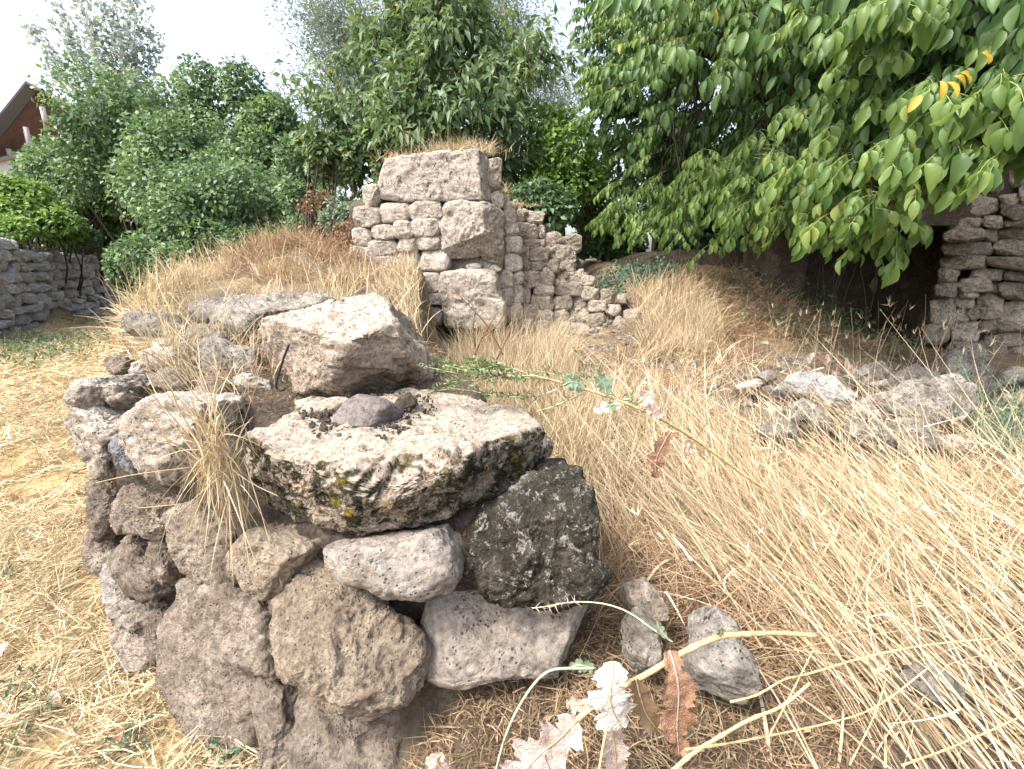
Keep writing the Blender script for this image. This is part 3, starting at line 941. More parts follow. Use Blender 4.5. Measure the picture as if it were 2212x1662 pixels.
# ------------------------------------------------------------------ house far up on the left
hs0 = P(68, 185, 30)
vh = thing('gable_house', (hs0[0], 30, 0), 'house with a red brown boarded gable and pale posts above the hedge', 'house')
A, Lp, Rp = P(68, 185, 30), P(-60, 345, 28.5), P(190, 255, 33)
dep = np.array([-1.5, 7, 0])
G = [A, Lp, Rp]
base = [np.array([Lp[0], Lp[1], 1.0]), np.array([Rp[0], Rp[1], 1.0])]
inn = np.array([-.1, .6, 0])
F5 = [G[0] + inn, G[1] + inn, base[0] + inn, base[1] + inn, G[2] + inn]
V = np.array(F5 + [q + dep for q in F5])
obj('wall', V, np.array([[1, 2, 7, 6], [2, 3, 8, 7], [3, 4, 9, 8]]), np.array([[0, 1, 4], [1, 2, 4], [2, 3, 4]]), M['redwood'], vh, smooth=False)
up = np.array([0, 0, .13])
for a, b, nm, mm in ((A, Lp, 'roof_slope', 'rooftin'), (A, Rp, 'roof_slope', 'fascia')):
    e = b + (b - A) * .06
    f = np.array([.05, -.35, 0])
    V = np.array([a + f, e + f, e + f + up, a + f + up, a + dep, e + dep, e + dep + up, a + dep + up])
    o = obj(nm, V, np.array([[0, 1, 2, 3], [4, 7, 6, 5], [0, 4, 5, 1], [3, 2, 6, 7], [1, 5, 6, 2], [0, 3, 7, 4]]), None, M[mm], vh, smooth=False)
for (x0, y0), (x1, y1) in (((91, 232), (103, 282)), ((55, 275), (68, 330)), ((18, 322), (23, 340)), ((148, 268), (152, 300))):
    a, b = P(x0, y0, 29.6), P(x1, y1, 29.6)
    obj('post', *tube([a, b], .13, 6), M['fascia'], vh)
rl = [P(-10, 347, 29.3), P(95, 325, 30.4)]
obj('balcony_rail', *tube(rl, .12, 6), M['fascia'], vh)
q0, q1 = P(-10, 347, 29.4), P(95, 327, 30.5)
V = np.array([q0, q1, q1 - [0, 0, 1.6], q0 - [0, 0, 1.6], q0 + [.1, .2, 0], q1 + [.1, .2, 0], q1 + [.1, .2, -1.6], q0 + [.1, .2, -1.6]])
obj('balcony_panel', V, np.array([[0, 3, 2, 1], [4, 5, 6, 7], [0, 1, 5, 4], [3, 7, 6, 2]]), None, M['plaster'], vh, smooth=False)

# ------------------------------------------------------------------ near wall and the stones on it
nw = thing('stone_wall', (-.6, 1.5, 0), 'rough stone wall corner in the foreground beside the straw lawn', 'wall')
LA, LB = np.array([-.72, 1.10]), np.array([-1.56, 1.52])      # foot of the left face, near and far
LN = nrm(np.array([-(LB - LA)[1], (LB - LA)[0], 0]))
if LN[1] > 0: LN = -LN
LN = nrm(LN + np.array([0, 0, .12]))


def lface(pts):                       # distance of a left-face stone: where its middle ray meets the (slightly battered) face plane
    c = centroid(pts)
    d = ray(c)[0]
    p0 = np.array([LA[0], LA[1], 0])
    tt = ((p0 - CAMP) @ LN) / (d @ LN)
    return (CAMP + d * tt)[1]


left_stones = [
    ('topstone', Z4([(118, 690), (150, 665), (210, 655), (262, 720), (250, 790), (200, 830), (150, 800), (115, 740)])),
    ('topstone', Z4([(140, 800), (200, 790), (300, 900), (400, 930), (390, 970), (330, 1000), (350, 1120), (375, 1240), (310, 1230), (235, 1120), (190, 1000), (130, 880)])),
    ('blue', Z4([(345, 985), (420, 962), (470, 1030), (500, 1130), (470, 1165), (430, 1150), (360, 1050)])),
    ('topstone', Z4([(410, 800), (470, 775), (700, 770), (800, 800), (800, 1000), (810, 1150), (760, 1230), (680, 1270), (610, 1240), (530, 1180), (470, 1050), (425, 900)])),
    ('brown', Z6([(480, 170), (555, 200), (635, 255), (645, 350), (622, 440), (575, 490), (520, 420), (495, 300)])),
    ('brown', Z6([(640, 235), (720, 240), (800, 275), (900, 335), (885, 440), (860, 475), (800, 440), (660, 425), (622, 330)])),
    ('brown', Z6([(782, 285), (850, 280), (935, 300), (925, 400), (895, 470), (825, 455), (800, 380)])),
    ('brown', Z6([(498, 410), (560, 480), (612, 480), (645, 560), (640, 645), (575, 705), (535, 620), (510, 520)])),
    ('brown', Z6([(618, 490), (690, 455), (745, 450), (850, 560), (898, 680), (895, 735), (832, 800), (725, 745), (680, 660), (635, 600)])),
    ('brown', Z6([(780, 500), (850, 480), (915, 580), (925, 690), (895, 705), (850, 650)])),
    ('brown', Z6([(888, 360), (960, 325), (1065, 330), (1200, 445), (1230, 600), (1310, 765), (1200, 730), (1100, 705), (990, 640), (915, 555)])),
    ('greyface', Z6([(575, 585), (605, 560), (650, 590), (740, 740), (820, 820), (845, 880), (790, 920), (700, 945), (640, 870), (590, 730)])),
    ('brown', Z6([(620, 945), (740, 935), (840, 990), (845, 1110), (740, 1165), (660, 1105)])),
    ('brown', Z6([(780, 850), (840, 810), (880, 860), (890, 1020), (880, 1100), (835, 1100), (800, 960)])),
    ('brown', Z6([(845, 800), (960, 735), (1090, 940), (1240, 1040), (1330, 1170), (1390, 1300), (1400, 1450), (1400, 1800), (1280, 1800), (1000, 1370), (880, 1150), (838, 980)])),
    ('brown', Z6([(925, 690), (1060, 690), (1210, 700), (1390, 830), (1430, 960), (1445, 1160), (1330, 1165), (1190, 1040), (1040, 940), (955, 840)])),
    ('tan', Z6([(1190, 480), (1300, 450), (1440, 460), (1570, 535), (1510, 640), (1440, 770), (1320, 750), (1230, 640)])),
    ('brown', Z6([(1300, 1180), (1380, 1165), (1450, 1185), (1500, 1350), (1520, 1560), (1460, 1800), (1390, 1800), (1385, 1400), (1340, 1290)])),
]
for i, (mt, q) in enumerate(left_stones):
    y = lface(q)
    rock('stone', q, y + .03, .075, .22, n=nrm(LN + .4 * nrm(CAMP - P(*centroid(q), y))), k=6, e=.3, seed=700 + i, mat=M[mt], parent=nw, chips=16, chipd=.2,
         grow=1.05, amp=.85, fine=1.5, pits=1.4)
round_q = Z6([(1440, 630), (1530, 588), (1700, 650), (1890, 740), (1930, 850), (2070, 940), (2132, 1060), (2112, 1150), (2030, 1250), (1930, 1340), (1850, 1372), (1690, 1322), (1540, 1210), (1450, 1140), (1415, 980), (1408, 830)])
rock('stone', round_q, 1.14, .15, .25, k=7, e=.5, seed=730, mat=M['tan'], parent=nw, chips=10, chipd=.16, amp=.85, fine=1.4, pits=1.4, grow=1.06)
rock('stone', Z6([(1450, 1180), (1690, 1320), (1850, 1380), (2000, 1330), (2170, 1190), (2180, 1300), (2040, 1560), (1960, 1760), (1800, 1850), (1500, 1850), (1440, 1400)]), 1.13, .1, .25, k=6, e=.55, seed=731,
     mat=M['brown'], parent=nw, chips=9, chipd=.14, fine=1.4, grow=1.05)
rock('stone', Z7([(-60, 300), (20, 270), (90, 262), (350, 240), (552, 245), (540, 320), (500, 420), (470, 540), (440, 600), (250, 600), (90, 640), (-30, 610), (-70, 450)]), 1.20, .09, .3, k=6, e=.42, seed=732,
     mat=M['greyface'], parent=nw, chips=6, chipd=.08, amp=.7, fine=1.1)
rock('stone', Z5([(575, 1065), (620, 1035), (700, 1025), (900, 1010), (1160, 960), (1235, 1070), (1262, 1200), (1205, 1288), (1060, 1316), (980, 1302), (900, 1306), (790, 1255), (690, 1225), (600, 1130)]), 1.16, .12, .25, k=6, e=.6,
     seed=733, mat=M['greyface'], parent=nw, chips=6, chipd=.1, amp=.75, n=(-.1, -.9, .42))
rock('stone', Z5([(330, 900), (520, 960), (600, 1050), (560, 1130), (400, 1120), (300, 1000)]), 1.36, .08, .2, k=5, seed=734, mat=M['brown'], parent=nw)
rock('stone', Z5([(1010, 1290), (1130, 1290), (1150, 1330), (1060, 1360), (1010, 1340)]), 1.2, .05, .1, k=4, seed=735, mat=M['brown'], parent=nw)
# earth and small stone inside the wall
foot = np.array([(-.63, 1.19), (-.3, 1.22), (.11, 1.25), (.13, 2.0), (-1.4, 2.5), (-1.57, 1.75), (-1.47, 1.59)])
fc_ = centroid(foot)
RF = dense_polar(foot - fc_)
Sv, F = ico(6)
r_ = np.hypot(Sv[:, 0], Sv[:, 1])
mm_ = (r_ ** 10 + np.abs(Sv[:, 2]) ** 10) ** .1
th_ = np.arctan2(Sv[:, 1], Sv[:, 0])
x_, y_ = fc_[0] + r_ / mm_ * RF(th_) * np.cos(th_), fc_[1] + r_ / mm_ * RF(th_) * np.sin(th_)
hi_ = .76 + .18 * sstep(-.7, -1.0, x_)
V = np.stack([x_, y_, -.1 + (hi_ + .1) * (Sv[:, 2] / mm_ + 1) / 2], 1)
V = roughen(V, F, np.random.default_rng(4), .32, .9, 1.5, 1.2)
obj('earth_core', V, None, F, M['fill'], nw)


# the big slab: a loft between its top outline and its lower edge
def loft_rock(name, top_px, zt, bot_px, zb, k, seed, mat, e=.35, amp=1.0, cuts=(), tilt=(0, 0)):
    rr = np.random.default_rng(seed)

    def onplane(pts, z):
        d = ray(pts)
        return (CAMP + d * ((z - CAM_H) / d[:, 2])[:, None])[:, :2]
    T, Bq = onplane(top_px, zt), onplane(bot_px, zb)
    c = centroid(T)
    RT, RB = dense_polar(T - c), dense_polar(Bq - c)
    Sv, F = ico(k)
    ww = Sv[:, 2]
    r, th = np.hypot(Sv[:, 0], Sv[:, 1]), np.arctan2(Sv[:, 1], Sv[:, 0])
    m_ = (r ** (2 / e) + np.abs(ww) ** (2 / e)) ** (e / 2)
    rp, wp = r / m_, ww / m_
    f = (wp + 1) / 2
    rad = rp * (RB(th) + (RT(th) - RB(th)) * f)
    z = zb + (zt - zb) * f
    x, y = c[0] + rad * np.cos(th), c[1] + rad * np.sin(th)
    V = np.stack([x, y, z + (x - c[0]) * tilt[0] + (y - c[1]) * tilt[1]], 1)
    for cn, cp_ in cuts:
        cn = nrm(cn)
        h = (V - cp_) @ cn
        V = V - np.maximum(0, h)[:, None] * cn * .9
    for _ in range(4):
        dn = nrm(rr.normal(size=3) * [1, 1, .5])
        h = (V - V.mean(0)) @ dn
        V = V - np.maximum(0, h - h.max() * (1 - rr.uniform(.02, .09)))[:, None] * dn
    V = roughen(V, F, rr, .40, amp * .8, 1.15, 1.2, 1.3)
    return obj(name, V, None, F, mat)


slab_top = Z5([(112, 560), (140, 495), (300, 440), (480, 345), (650, 300), (960, 262), (1150, 285), (1350, 310), (1590, 350), (1690, 430), (1560, 480), (1400, 540), (1270, 600), (1080, 665), (850, 690), (560, 660), (300, 590)])
slab_bot = Z5([(90, 660), (120, 810), (250, 925), (480, 1015), (660, 1060), (800, 1035), (1180, 960), (1420, 845), (1640, 720), (1740, 560), (1500, 420), (1000, 400), (400, 500)])
sl = loft_rock('slab', slab_top, .985, slab_bot, .75, 7, 21, M['slab'], e=.22,
               cuts=[((-.45, -.86, -.22), P(*Z5([(560, 860)])[0], 1.18)), ((.42, -.86, -.3), P(*Z5([(1050, 800)])[0], 1.165)), ((.1, -.75, .65), P(*Z5([(1100, 690)])[0], 1.19))])
tag(sl, 'large flat cream slab with black lichen on its front edge topping the wall corner', 'slab')
bq = Z4([(1140, 660), (1165, 540), (1200, 390), (1275, 310), (1450, 300), (1600, 255), (1755, 215), (1850, 262), (1910, 380), (1988, 460), (1992, 590), (1900, 640), (1760, 690), (1620, 775), (1500, 790), (1340, 752), (1290, 720), (1190, 690)])
wb = rock('boulder', bq, 2.0, .30, .35, n=(-.1, -.85, .5), k=7, e=.36, seed=22, mat=M['boulder'], chips=5, chipd=.1, amp=.65, fine=1.5, grow=.97,
          cuts=[((-.12, -.32, .94), P(*Z4([(1480, 425)])[0], 1.74)), ((-.55, -.82, .1), P(*Z4([(1480, 640)])[0], 1.72)), ((.5, -.82, -.25), P(*Z4([(1640, 560)])[0], 1.72))])
tag(wb, 'big pale boulder with a bright sloping top resting behind the cream slab', 'boulder')
dk = rock('boulder', Z5([(1300, 1000), (1380, 880), (1560, 765), (1690, 672), (1800, 655), (1880, 668), (1922, 850), (1920, 1080), (1985, 1190), (1905, 1295), (1700, 1345), (1550, 1320), (1420, 1292), (1300, 1245), (1290, 1120)]), 1.27, .15, .28,
          k=7, e=.36, seed=23, mat=M['dark'], chips=6, chipd=.1, amp=.8, fine=1.5, n=(-.05, -.9, .35),
          cuts=[((-.1, -.55, .83), P(*Z5([(1600, 800)])[0], 1.23))])
tag(dk, 'black boulder crusted with white and orange lichen wedged under the cream slab', 'boulder')
b2 = rock('boulder', Z4([(860, 330), (1000, 225), (1200, 180), (1400, 178), (1540, 215), (1572, 275), (1480, 310), (1300, 330), (1200, 400), (1180, 530), (1060, 520), (960, 440), (870, 420)]), 2.55, .3, .45, k=6, e=.4, seed=24,
          mat=M['rubble'], chips=5, chipd=.1, n=(0, -.8, .6), cuts=[((0, -.3, .95), P(*Z4([(1200, 270)])[0], 2.4))])
tag(b2, 'long weathered boulder with pitted top lying behind the bright boulder', 'boulder')
b3 = rock('boulder', Z4([(800, 610), (875, 470), (940, 462), (1010, 505), (1140, 555), (1160, 640), (1100, 700), (980, 690), (860, 680)]), 1.98, .12, .2, k=6, e=.42, seed=25, mat=M['rubble'], chips=6, chipd=.12, n=(0, -.8, .6))
tag(b3, 'low jagged grey stone half buried in soil left of the bright boulder', 'stone')
b4 = rock('boulder', Z4([(390, 380), (480, 340), (600, 335), (720, 360), (740, 430), (690, 480), (560, 470), (420, 450)]), 2.55, .12, .25, k=6, e=.4, seed=26, mat=M['rubble'], chips=6, chipd=.1, n=(0, -.7, .7))
tag(b4, 'flat pitted stone among dry grass on the left edge of the mound', 'stone')
b5 = rock('boulder', Z4([(700, 520), (760, 420), (880, 400), (1000, 440), (1010, 480), (880, 470), (820, 560), (740, 600)]), 2.25, .10, .2, k=6, e=.42, seed=27, mat=M['rubble'], chips=6, chipd=.12, n=(0, -.7, .7))
tag(b5, 'rough grey stone in front of the long weathered boulder', 'stone')
b6 = rock('boulder', Z4([(480, 560), (560, 520), (680, 540), (720, 590), (640, 640), (520, 630)]), 2.0, .08, .15, k=5, e=.55, seed=28, mat=M['topstone'], chips=6, n=(0, -.6, .8))
tag(b6, 'small grey stone hidden in dry grass on top of the wall', 'stone')
pu = rock('stone', Z4([(1540, 960), (1545, 900), (1600, 805), (1690, 757), (1830, 785), (1882, 825), (1810, 895), (1730, 985), (1650, 1038), (1600, 1020)]), 1.47, .06, .06, k=6, e=.55, seed=29, mat=M['purple'], chips=4, amp=.5, fine=.8, pits=.4,
          n=(-.25, -.75, .6))
tag(pu, 'smooth purple grey stone lying on the cream slab', 'stone')
s1 = rock('stone', Z4([(1840, 815), (1880, 765), (1935, 738), (1972, 790), (1950, 850), (1890, 875)]), 1.62, .04, .05, k=5, seed=30, mat=M['mortar'], chips=6)
tag(s1, 'small dark crumbly stone behind the purple grey stone', 'stone')
s2 = rock('stone', Z4([(1905, 1015), (1935, 985), (1985, 990), (2000, 1020), (1970, 1048), (1920, 1045)]), 1.4, .018, .03, k=4, seed=31, mat=M['topstone'], chips=6)
tag(s2, 'small grey pebble beside the white pebble on the slab', 'pebble')
s3 = rock('pebble', Z4([(1938, 1105), (1960, 1082), (1995, 1084), (2000, 1102), (1970, 1122), (1945, 1118)]), 1.31, .008, .01, k=3, seed=32, mat=plain_mat('white pebble', (.75, .72, .68), .7, .1, 20), chips=2)
tag(s3, 'tiny white pebble on the front of the cream slab', 'pebble')
s4 = rock('stone', Z4([(1215, 935), (1270, 905), (1330, 900), (1335, 945), (1290, 965), (1240, 972)]), 1.42, .02, .03, k=4, seed=33, mat=M['boulder'], chips=5)
tag(s4, 'pale stone flake on the left end of the cream slab', 'stone')
ms = rock('moss_clump', Z4([(1870, 960), (1930, 930), (1990, 955), (2005, 1000), (1950, 1005), (1890, 990)]), 1.42, .015, .03, k=4, seed=34, mat=M['moss'], chips=0, amp=1.4)
tag(ms, 'dark moss clump on the slab below the purple grey stone', 'moss')
for i, (q, y) in enumerate([(Z4([(1330, 830), (1480, 790), (1590, 775), (1620, 800), (1540, 850), (1400, 880), (1340, 870)]), 1.62), (Z4([(1300, 800), (1420, 770), (1500, 790), (1420, 840), (1320, 850)]), 1.75)]):
    o = rock('stone', q, y, .03, .06, k=5, seed=35 + i, mat=M['boulder'], chips=4, n=(0, -.5, .85))
    tag(o, ['thin cream stone lying between the slab and the bright boulder', 'cream flake tucked under the front of the bright boulder'][i], 'stone')
# broken stones along the wall top, behind the tuft and the slab
tops = [([(235, 760), (300, 715), (390, 735), (400, 790), (320, 810), (250, 800)], 1.72, 'pale stone end among dry tufts at the left corner of the wall top'),
        ([(560, 680), (660, 640), (760, 660), (770, 720), (680, 750), (580, 730)], 1.82, 'half buried stone among dry tufts above the blue grey stone'),
        ([(990, 700), (1080, 670), (1180, 690), (1190, 760), (1090, 780), (1000, 760)], 1.82, 'dark layered stone between the tuft and the bright boulder'),
        ([(800, 740), (870, 700), (950, 720), (950, 780), (880, 800), (810, 790)], 1.72, 'small stone lying right behind the hanging grass tuft'),
        ([(430, 640), (500, 600), (580, 620), (580, 670), (500, 690), (440, 680)], 2.0, 'rough stone in dry grass behind the pale stone end'),
        ([(300, 610), (370, 570), (450, 590), (450, 640), (370, 660), (310, 650)], 2.15, 'stone at the outer left edge of the wall top below the flat pitted stone'),
        ([(560, 480), (640, 450), (720, 470), (710, 530), (630, 540), (570, 525)], 2.35, 'weathered stone between the flat pitted stone and the long weathered boulder'),
        ([(1560, 330), (1620, 240), (1720, 210), (1800, 240), (1700, 300), (1640, 370)], 2.5, 'brown stone showing between the long weathered boulder and the bright boulder')]
for i, (q, y, lb) in enumerate(tops):
    o = rock('stone', Z4(q), y, .09, .16, k=5, e=.34, seed=960 + i, mat=M['topstone' if i % 2 == 0 else 'brown'], chips=11, chipd=.22, n=(0, -.75, .65), fine=1.5, grow=1.1)
    tag(o, lb, 'stone')
# crumbs of dark soil on the slab
sb = MB()
Sv, F = ico(2)
for _ in range(1100):
    px, py = R.uniform(1000, 2100), R.uniform(700, 1000)
    if not (sdist(np.array([px]), np.array([py]), np.array([(1320, 850), (1700, 720), (2050, 760), (2100, 850), (1950, 900), (1880, 980), (1600, 1030), (1400, 980)]))[0] > 0): continue
    q = Pz(*Z4([(px, py)])[0], .992)
    s = R.uniform(.002, .008) if R.random() < .93 else R.uniform(.008, .014)
    sb.add(q + Sv * (1 + .45 * perlin(Sv * 1.7 + R.uniform(0, 90)))[:, None] * s * R.uniform(.5, 1.3, 3) + [0, 0, .006], None, F)
o = rock('soil_patch', Z4([(1330, 850), (1480, 800), (1640, 750), (1850, 735), (2050, 765), (2110, 820), (2000, 870), (1900, 890), (1860, 960), (1700, 1000), (1600, 1010), (1500, 985), (1420, 930)]), 1.56, .010, .03, n=(0, 0, 1), k=6, e=.7, seed=37, chips=0, amp=.5, fine=1.5, mat=M['mortar'])
o.location.z += .985 - (o.location.z + .012)
tag(o, kind='stuff')
o = sb.build('soil_crumbs', M['mortar'], smooth=False)
tag(o, kind='stuff')
# bent wire hooked over the bright boulder
wp = Z4([(1268, 470), (1240, 540), (1215, 620), (1195, 690), (1200, 720), (1225, 728), (1245, 715)])
o = obj('bent_wire', *tube(smooth_path([P(a, b, 1.66) for a, b in wp], 24), .0045, 6), M['wire'])
tag(o, 'bent black wire leaning on the left side of the bright boulder', 'wire')

# ------------------------------------------------------------------ stones in the grass at the front right
fr = [(Z7([(935, 530), (960, 440), (960, 340), (1040, 320), (1110, 400), (1090, 460), (1150, 520), (1200, 600), (1205, 650), (1160, 700), (1080, 670), (980, 610)]), 1.06, 'rubble', 'pale angular stone lying in the grass under the straw coloured stalk'),
      (Z7([(690, 390), (740, 330), (790, 380), (830, 480), (820, 560), (740, 570), (700, 490)]), 1.14, 'rubble', 'narrow grey stone standing in dead litter right of the wall corner'),
      (Z7([(690, 250), (760, 230), (830, 300), (860, 390), (800, 400), (720, 330)]), 1.25, 'brown', 'brown stone behind the narrow grey stone at the wall corner'),
      (Z7([(1700, 560), (1800, 540), (1920, 620), (1950, 700), (1850, 700), (1730, 620)]), 1.1, 'rubble', 'grey stone half hidden under matted straw at the right')]
for i, (q, y, mt, lb) in enumerate(fr):
    o = rock('stone', q, y, .07, .09, k=6 if i < 2 else 5, e=.36, seed=50 + i, mat=M[mt], chips=12, chipd=.22, n=(0, -.6, .8), amp=.8)
    tag(o, lb, 'stone')

# ------------------------------------------------------------------ rubble heap below the ruined house
heap = [([(1140, 655), (1200, 612), (1310, 612), (1380, 660), (1440, 712), (1425, 740), (1330, 735), (1220, 705)], 'schist', 'long layered grey stone like a log at the left of the rubble heap'),
        ([(1150, 750), (1215, 728), (1290, 770), (1342, 810), (1330, 850), (1240, 835), (1180, 800)], 'rubble', 'pale stone below the log shaped layered stone'),
        ([(1555, 710), (1690, 640), (1850, 628), (1932, 680), (1925, 770), (1835, 812), (1720, 825), (1600, 785)], 'rubble', 'largest rounded boulder in the rubble heap'),
        ([(1430, 760), (1500, 715), (1580, 695), (1630, 740), (1620, 790), (1500, 800)], 'rubble', 'flat dark stone leaning on the largest rubble boulder'),
        ([(1415, 840), (1470, 808), (1535, 810), (1622, 905), (1570, 945), (1450, 890)], 'rubble', 'pale grey stone at the lower front of the rubble heap'),
        ([(1600, 820), (1680, 800), (1745, 830), (1772, 925), (1650, 940), (1610, 880)], 'rubble', 'grey stone directly below the largest rubble boulder'),
        ([(1775, 895), (1850, 873), (1940, 910), (1930, 945), (1790, 950)], 'boulder', 'low pale stone in straw at the front right of the rubble heap'),
        ([(1445, 600), (1530, 550), (1578, 590), (1560, 640), (1490, 660), (1450, 640)], 'rubble', 'pitted stone at the top left of the rubble heap'),
        ([(1508, 645), (1590, 630), (1592, 655), (1525, 672)], 'boulder', 'small bright flat stone above the largest rubble boulder'),
        ([(1595, 610), (1690, 578), (1800, 612), (1790, 640), (1700, 655), (1610, 670)], 'rubble', 'dark mottled stone behind the largest rubble boulder'),
        ([(1840, 575), (1900, 500), (1935, 483), (2040, 545), (2035, 600), (1930, 640), (1860, 620)], 'rubble', 'upright stone at the foot of the ruined house wall'),
        ([(945, 655), (1000, 632), (1042, 640), (1035, 672), (965, 682)], 'boulder', 'pale stone in tall straw left of the rubble heap'),
        ([(1020, 610), (1080, 595), (1110, 620), (1060, 640)], 'rubble', 'small dark stone behind the pale stone in tall straw'),
        ([(2060, 605), (2130, 578), (2200, 600), (2190, 640), (2100, 650)], 'rubble', 'grey stone behind the grey green herb'),
        ([(2110, 695), (2200, 668), (2260, 690), (2250, 730), (2140, 730)], 'boulder', 'pale stone at the right edge beside the grey green herb'),
        ([(1900, 640), (2000, 620), (2060, 650), (2000, 700), (1930, 690)], 'rubble', 'broken stone between the upright stone and the grey green herb'),
        ([(1330, 640), (1420, 620), (1470, 660), (1430, 690), (1350, 680)], 'mortar', 'dark stone in the gap above the log shaped layered stone'),
        ([(1030, 840), (1100, 800), (1180, 840), (1160, 880), (1060, 880)], 'rubble', 'grey stone lost in straw at the left foot of the rubble heap')]
for i, (q, mt, lb) in enumerate(heap):
    q = Z8(q)
    cq = centroid(q)
    lo = max(b for a, b in q)
    g = Pz(cq[0], lo, .56)
    y = np.clip(g[1] - .02, 2.3, 4.4)
    o = rock('boulder', q, y, .16, .2, k=6 if i in (0, 2) else 5, e=.42, seed=800 + i, mat=M[mt], chips=11, chipd=.2, grow=1.14, n=(-.15, -.8, .5))
    tag(o, lb, 'stone')
    if i == 0:
        pass
# small broken stones scattered over the dirt
sb = MB()
Sv, F = ico(2)
for _ in range(420):
    if R.random() < .5: x, y = R.uniform(.9, 3.4), R.uniform(2.4, 4.6)
    else: x, y = R.uniform(.3, 2.0), R.uniform(4.4, 6.2)
    s = R.uniform(.012, .05)
    dn = Sv * np.array([1, 1, .7]) * R.uniform(.7, 1.3, 3)
    dn = dn + .3 * np.stack([perlin(Sv * 1.3 + R.uniform(0, 90)) for _ in range(3)], 1)
    sb.add(np.array([x, y, float(zg(x, y)) + s * .2]) + dn * s, None, F)
o = sb.build('stone_scatter', M['rubble'], smooth=False)
tag(o, kind='stuff')

# ------------------------------------------------------------------ dry grass and straw
def inview(V, mx=260, my=200):
    q = project(V)
    return (q[:, 0] > -mx) & (q[:, 0] < 2212 + mx) & (q[:, 1] > -my) & (q[:, 1] < 1662 + my) & (q[:, 2] > .12)


def onground(x, y, dz=0.0):
    return np.stack([x, y, zg(x, y) + dz], 1)


def scatter(n, x0, x1, y0, y1, poly=None, thin=None):
    x, y = R.uniform(x0, x1, n), R.uniform(y0, y1, n)
    k = np.ones(n, bool)
    if poly is not None: k &= sdist(x, y, np.array(poly, float)) > 0
    if thin is not None: k &= R.random(n) < thin(x, y)
    B = onground(x[k], y[k])
    return B[inview(B)]


def grass_obj(name, parts, mat, kind='stuff', label=None):
    mb = MB()
    for V, Q in parts: mb.add(V, Q)
    o = mb.build(name, mat, None, (0, 0, 0))
    tag(o, label, kind=kind)
    return o


def strands(B, mean, spread, L, W, droop=.25, nseg=4, swirl=1.0):
    n = len(B)
    g = np.stack([B[:, 0] * 2.1, B[:, 1] * 2.1, B[:, 0] * 0], 1)
    D = np.asarray(mean, float) + R.normal(size=(n, 3)) * spread
    D[:, 0] += swirl * .75 * perlin(g + 5.2)
    D[:, 1] += swirl * .55 * perlin(g + 40.7)
    D[:, 2] *= 1 + .5 * perlin(g * 1.7 + 71.3)
    D[:, 2] = np.abs(D[:, 2]) + .02
    bend = R.normal(size=(n, 3)) * .18
    bend[:, 2] -= droop * R.uniform(.3, 1.5, n)
    return ribbons(B, D, L, W, bend, nseg)


def clumpy(sc, seed, lo=-.25, hi=.35):
    return lambda x, y: sstep(lo, hi, perlin(np.stack([x * sc + seed, y * sc, np.zeros_like(x) + seed * .7], 1)))


# mown straw lying on the lawn
LAWN = [(-.66, .95), (-.72, 1.12), (-1.5, 1.52), (-1.72, 2.5), (-2.5, 3.2), (-3.2, 5), (-2.8, 7.5), (-5, 11), (-14, 11), (-14, 4), (-1.6, .4), (-.5, .5)]
parts = []
for n, y0, y1, L0, L1, w0, w1, z1 in ((110000, .5, 2.6, .04, .17, .0022, .0052, .05), (70000, 2.6, 5.5, .06, .2, .004, .009, .05), (50000, 5.5, 11, .1, .3, .008, .018, .05)):
    B = scatter(n, -14 if y0 > 5 else (-7 if y0 > 2 else -3.8), -.4, y0, y1, LAWN, clumpy(3.2, 4, -.55, .25))
    B[:, 2] += R.uniform(.0, z1, len(B)) ** 1.0 * R.random(len(B))
    parts.append(strands(B, (.25, .12, .08), np.array([.9, .9, .14]), R.uniform(L0, L1, len(B)), R.uniform(w0, w1, len(B)), .05, 2))
grass_obj('mown_straw', parts, M['lawnstraw'])

# tall dry grass on the right, combed down away from the camera
COURT = [(.36, 1.25), (.5, .95), (.75, .72), (1.2, .45), (4.5, .4), (5.5, 3.2), (4.6, 5.0), (2.4, 5.4), (.7, 5.6), (.1, 5.0), (-.45, 4.6), (-.5, 3.2), (.12, 2.2), (.18, 1.5)]
RUB = np.array([(1.4, 2.4), (2.2, 2.1), (3.9, 2.35), (5, 4.2), (4.2, 5.6), (2.6, 4.6), (1.5, 3.3)])


DARK = np.array([(.15, 4.9), (.2, 3.7), (.9, 3.3), (1.7, 3.7), (1.9, 4.6), (1.4, 5.4), (.6, 5.6)])
LIT = np.array([(.1, 1.35), (.25, 1.6), (.6, 1.6), (.85, 1.35), (.98, 1.0), (1.0, .6), (-.1, .6)])


def no_lit(x, y):
    return 1 - .9 * sstep(-.08, .1, sdist(x, y, LIT))


def off_rubble(p):
    return lambda x, y: p * (1 - .93 * sstep(-.15, .15, sdist(x, y, RUB)))


parts = []
B = scatter(6500, .45, 2.6, .75, 2.3, COURT, lambda x, y: no_lit(x, y) * (.25 + .75 * clumpy(2.8, 51, -.35, .25)(x, y)))
n = len(B)
L = R.uniform(.45, 1.05, n)
parts.append(strands(B, (-.24, .95, .42), np.array([.2, .2, .16]), L, R.uniform(.0024, .005, n), .28, 7, .45))
B = scatter(2600, .5, 3.4, .8, 2.6, COURT, no_lit)
n = len(B)
parts.append(strands(B, (.1, .5, .5), np.array([.6, .5, .25]), R.uniform(.2, .6, n), R.uniform(.002, .004, n), .35, 5))
B = scatter(6000, .2, 4, 1.3, 3.2, COURT, lambda x, y: off_rubble(.8)(x, y) * no_lit(x, y) * (.2 + .8 * clumpy(2.8, 51, -.35, .25)(x, y)))
n = len(B)
parts.append(strands(B, (-.12, .5, .75), np.array([.3, .3, .2]), R.uniform(.25, .6, n), R.uniform(.002, .0042, n), .25, 5))
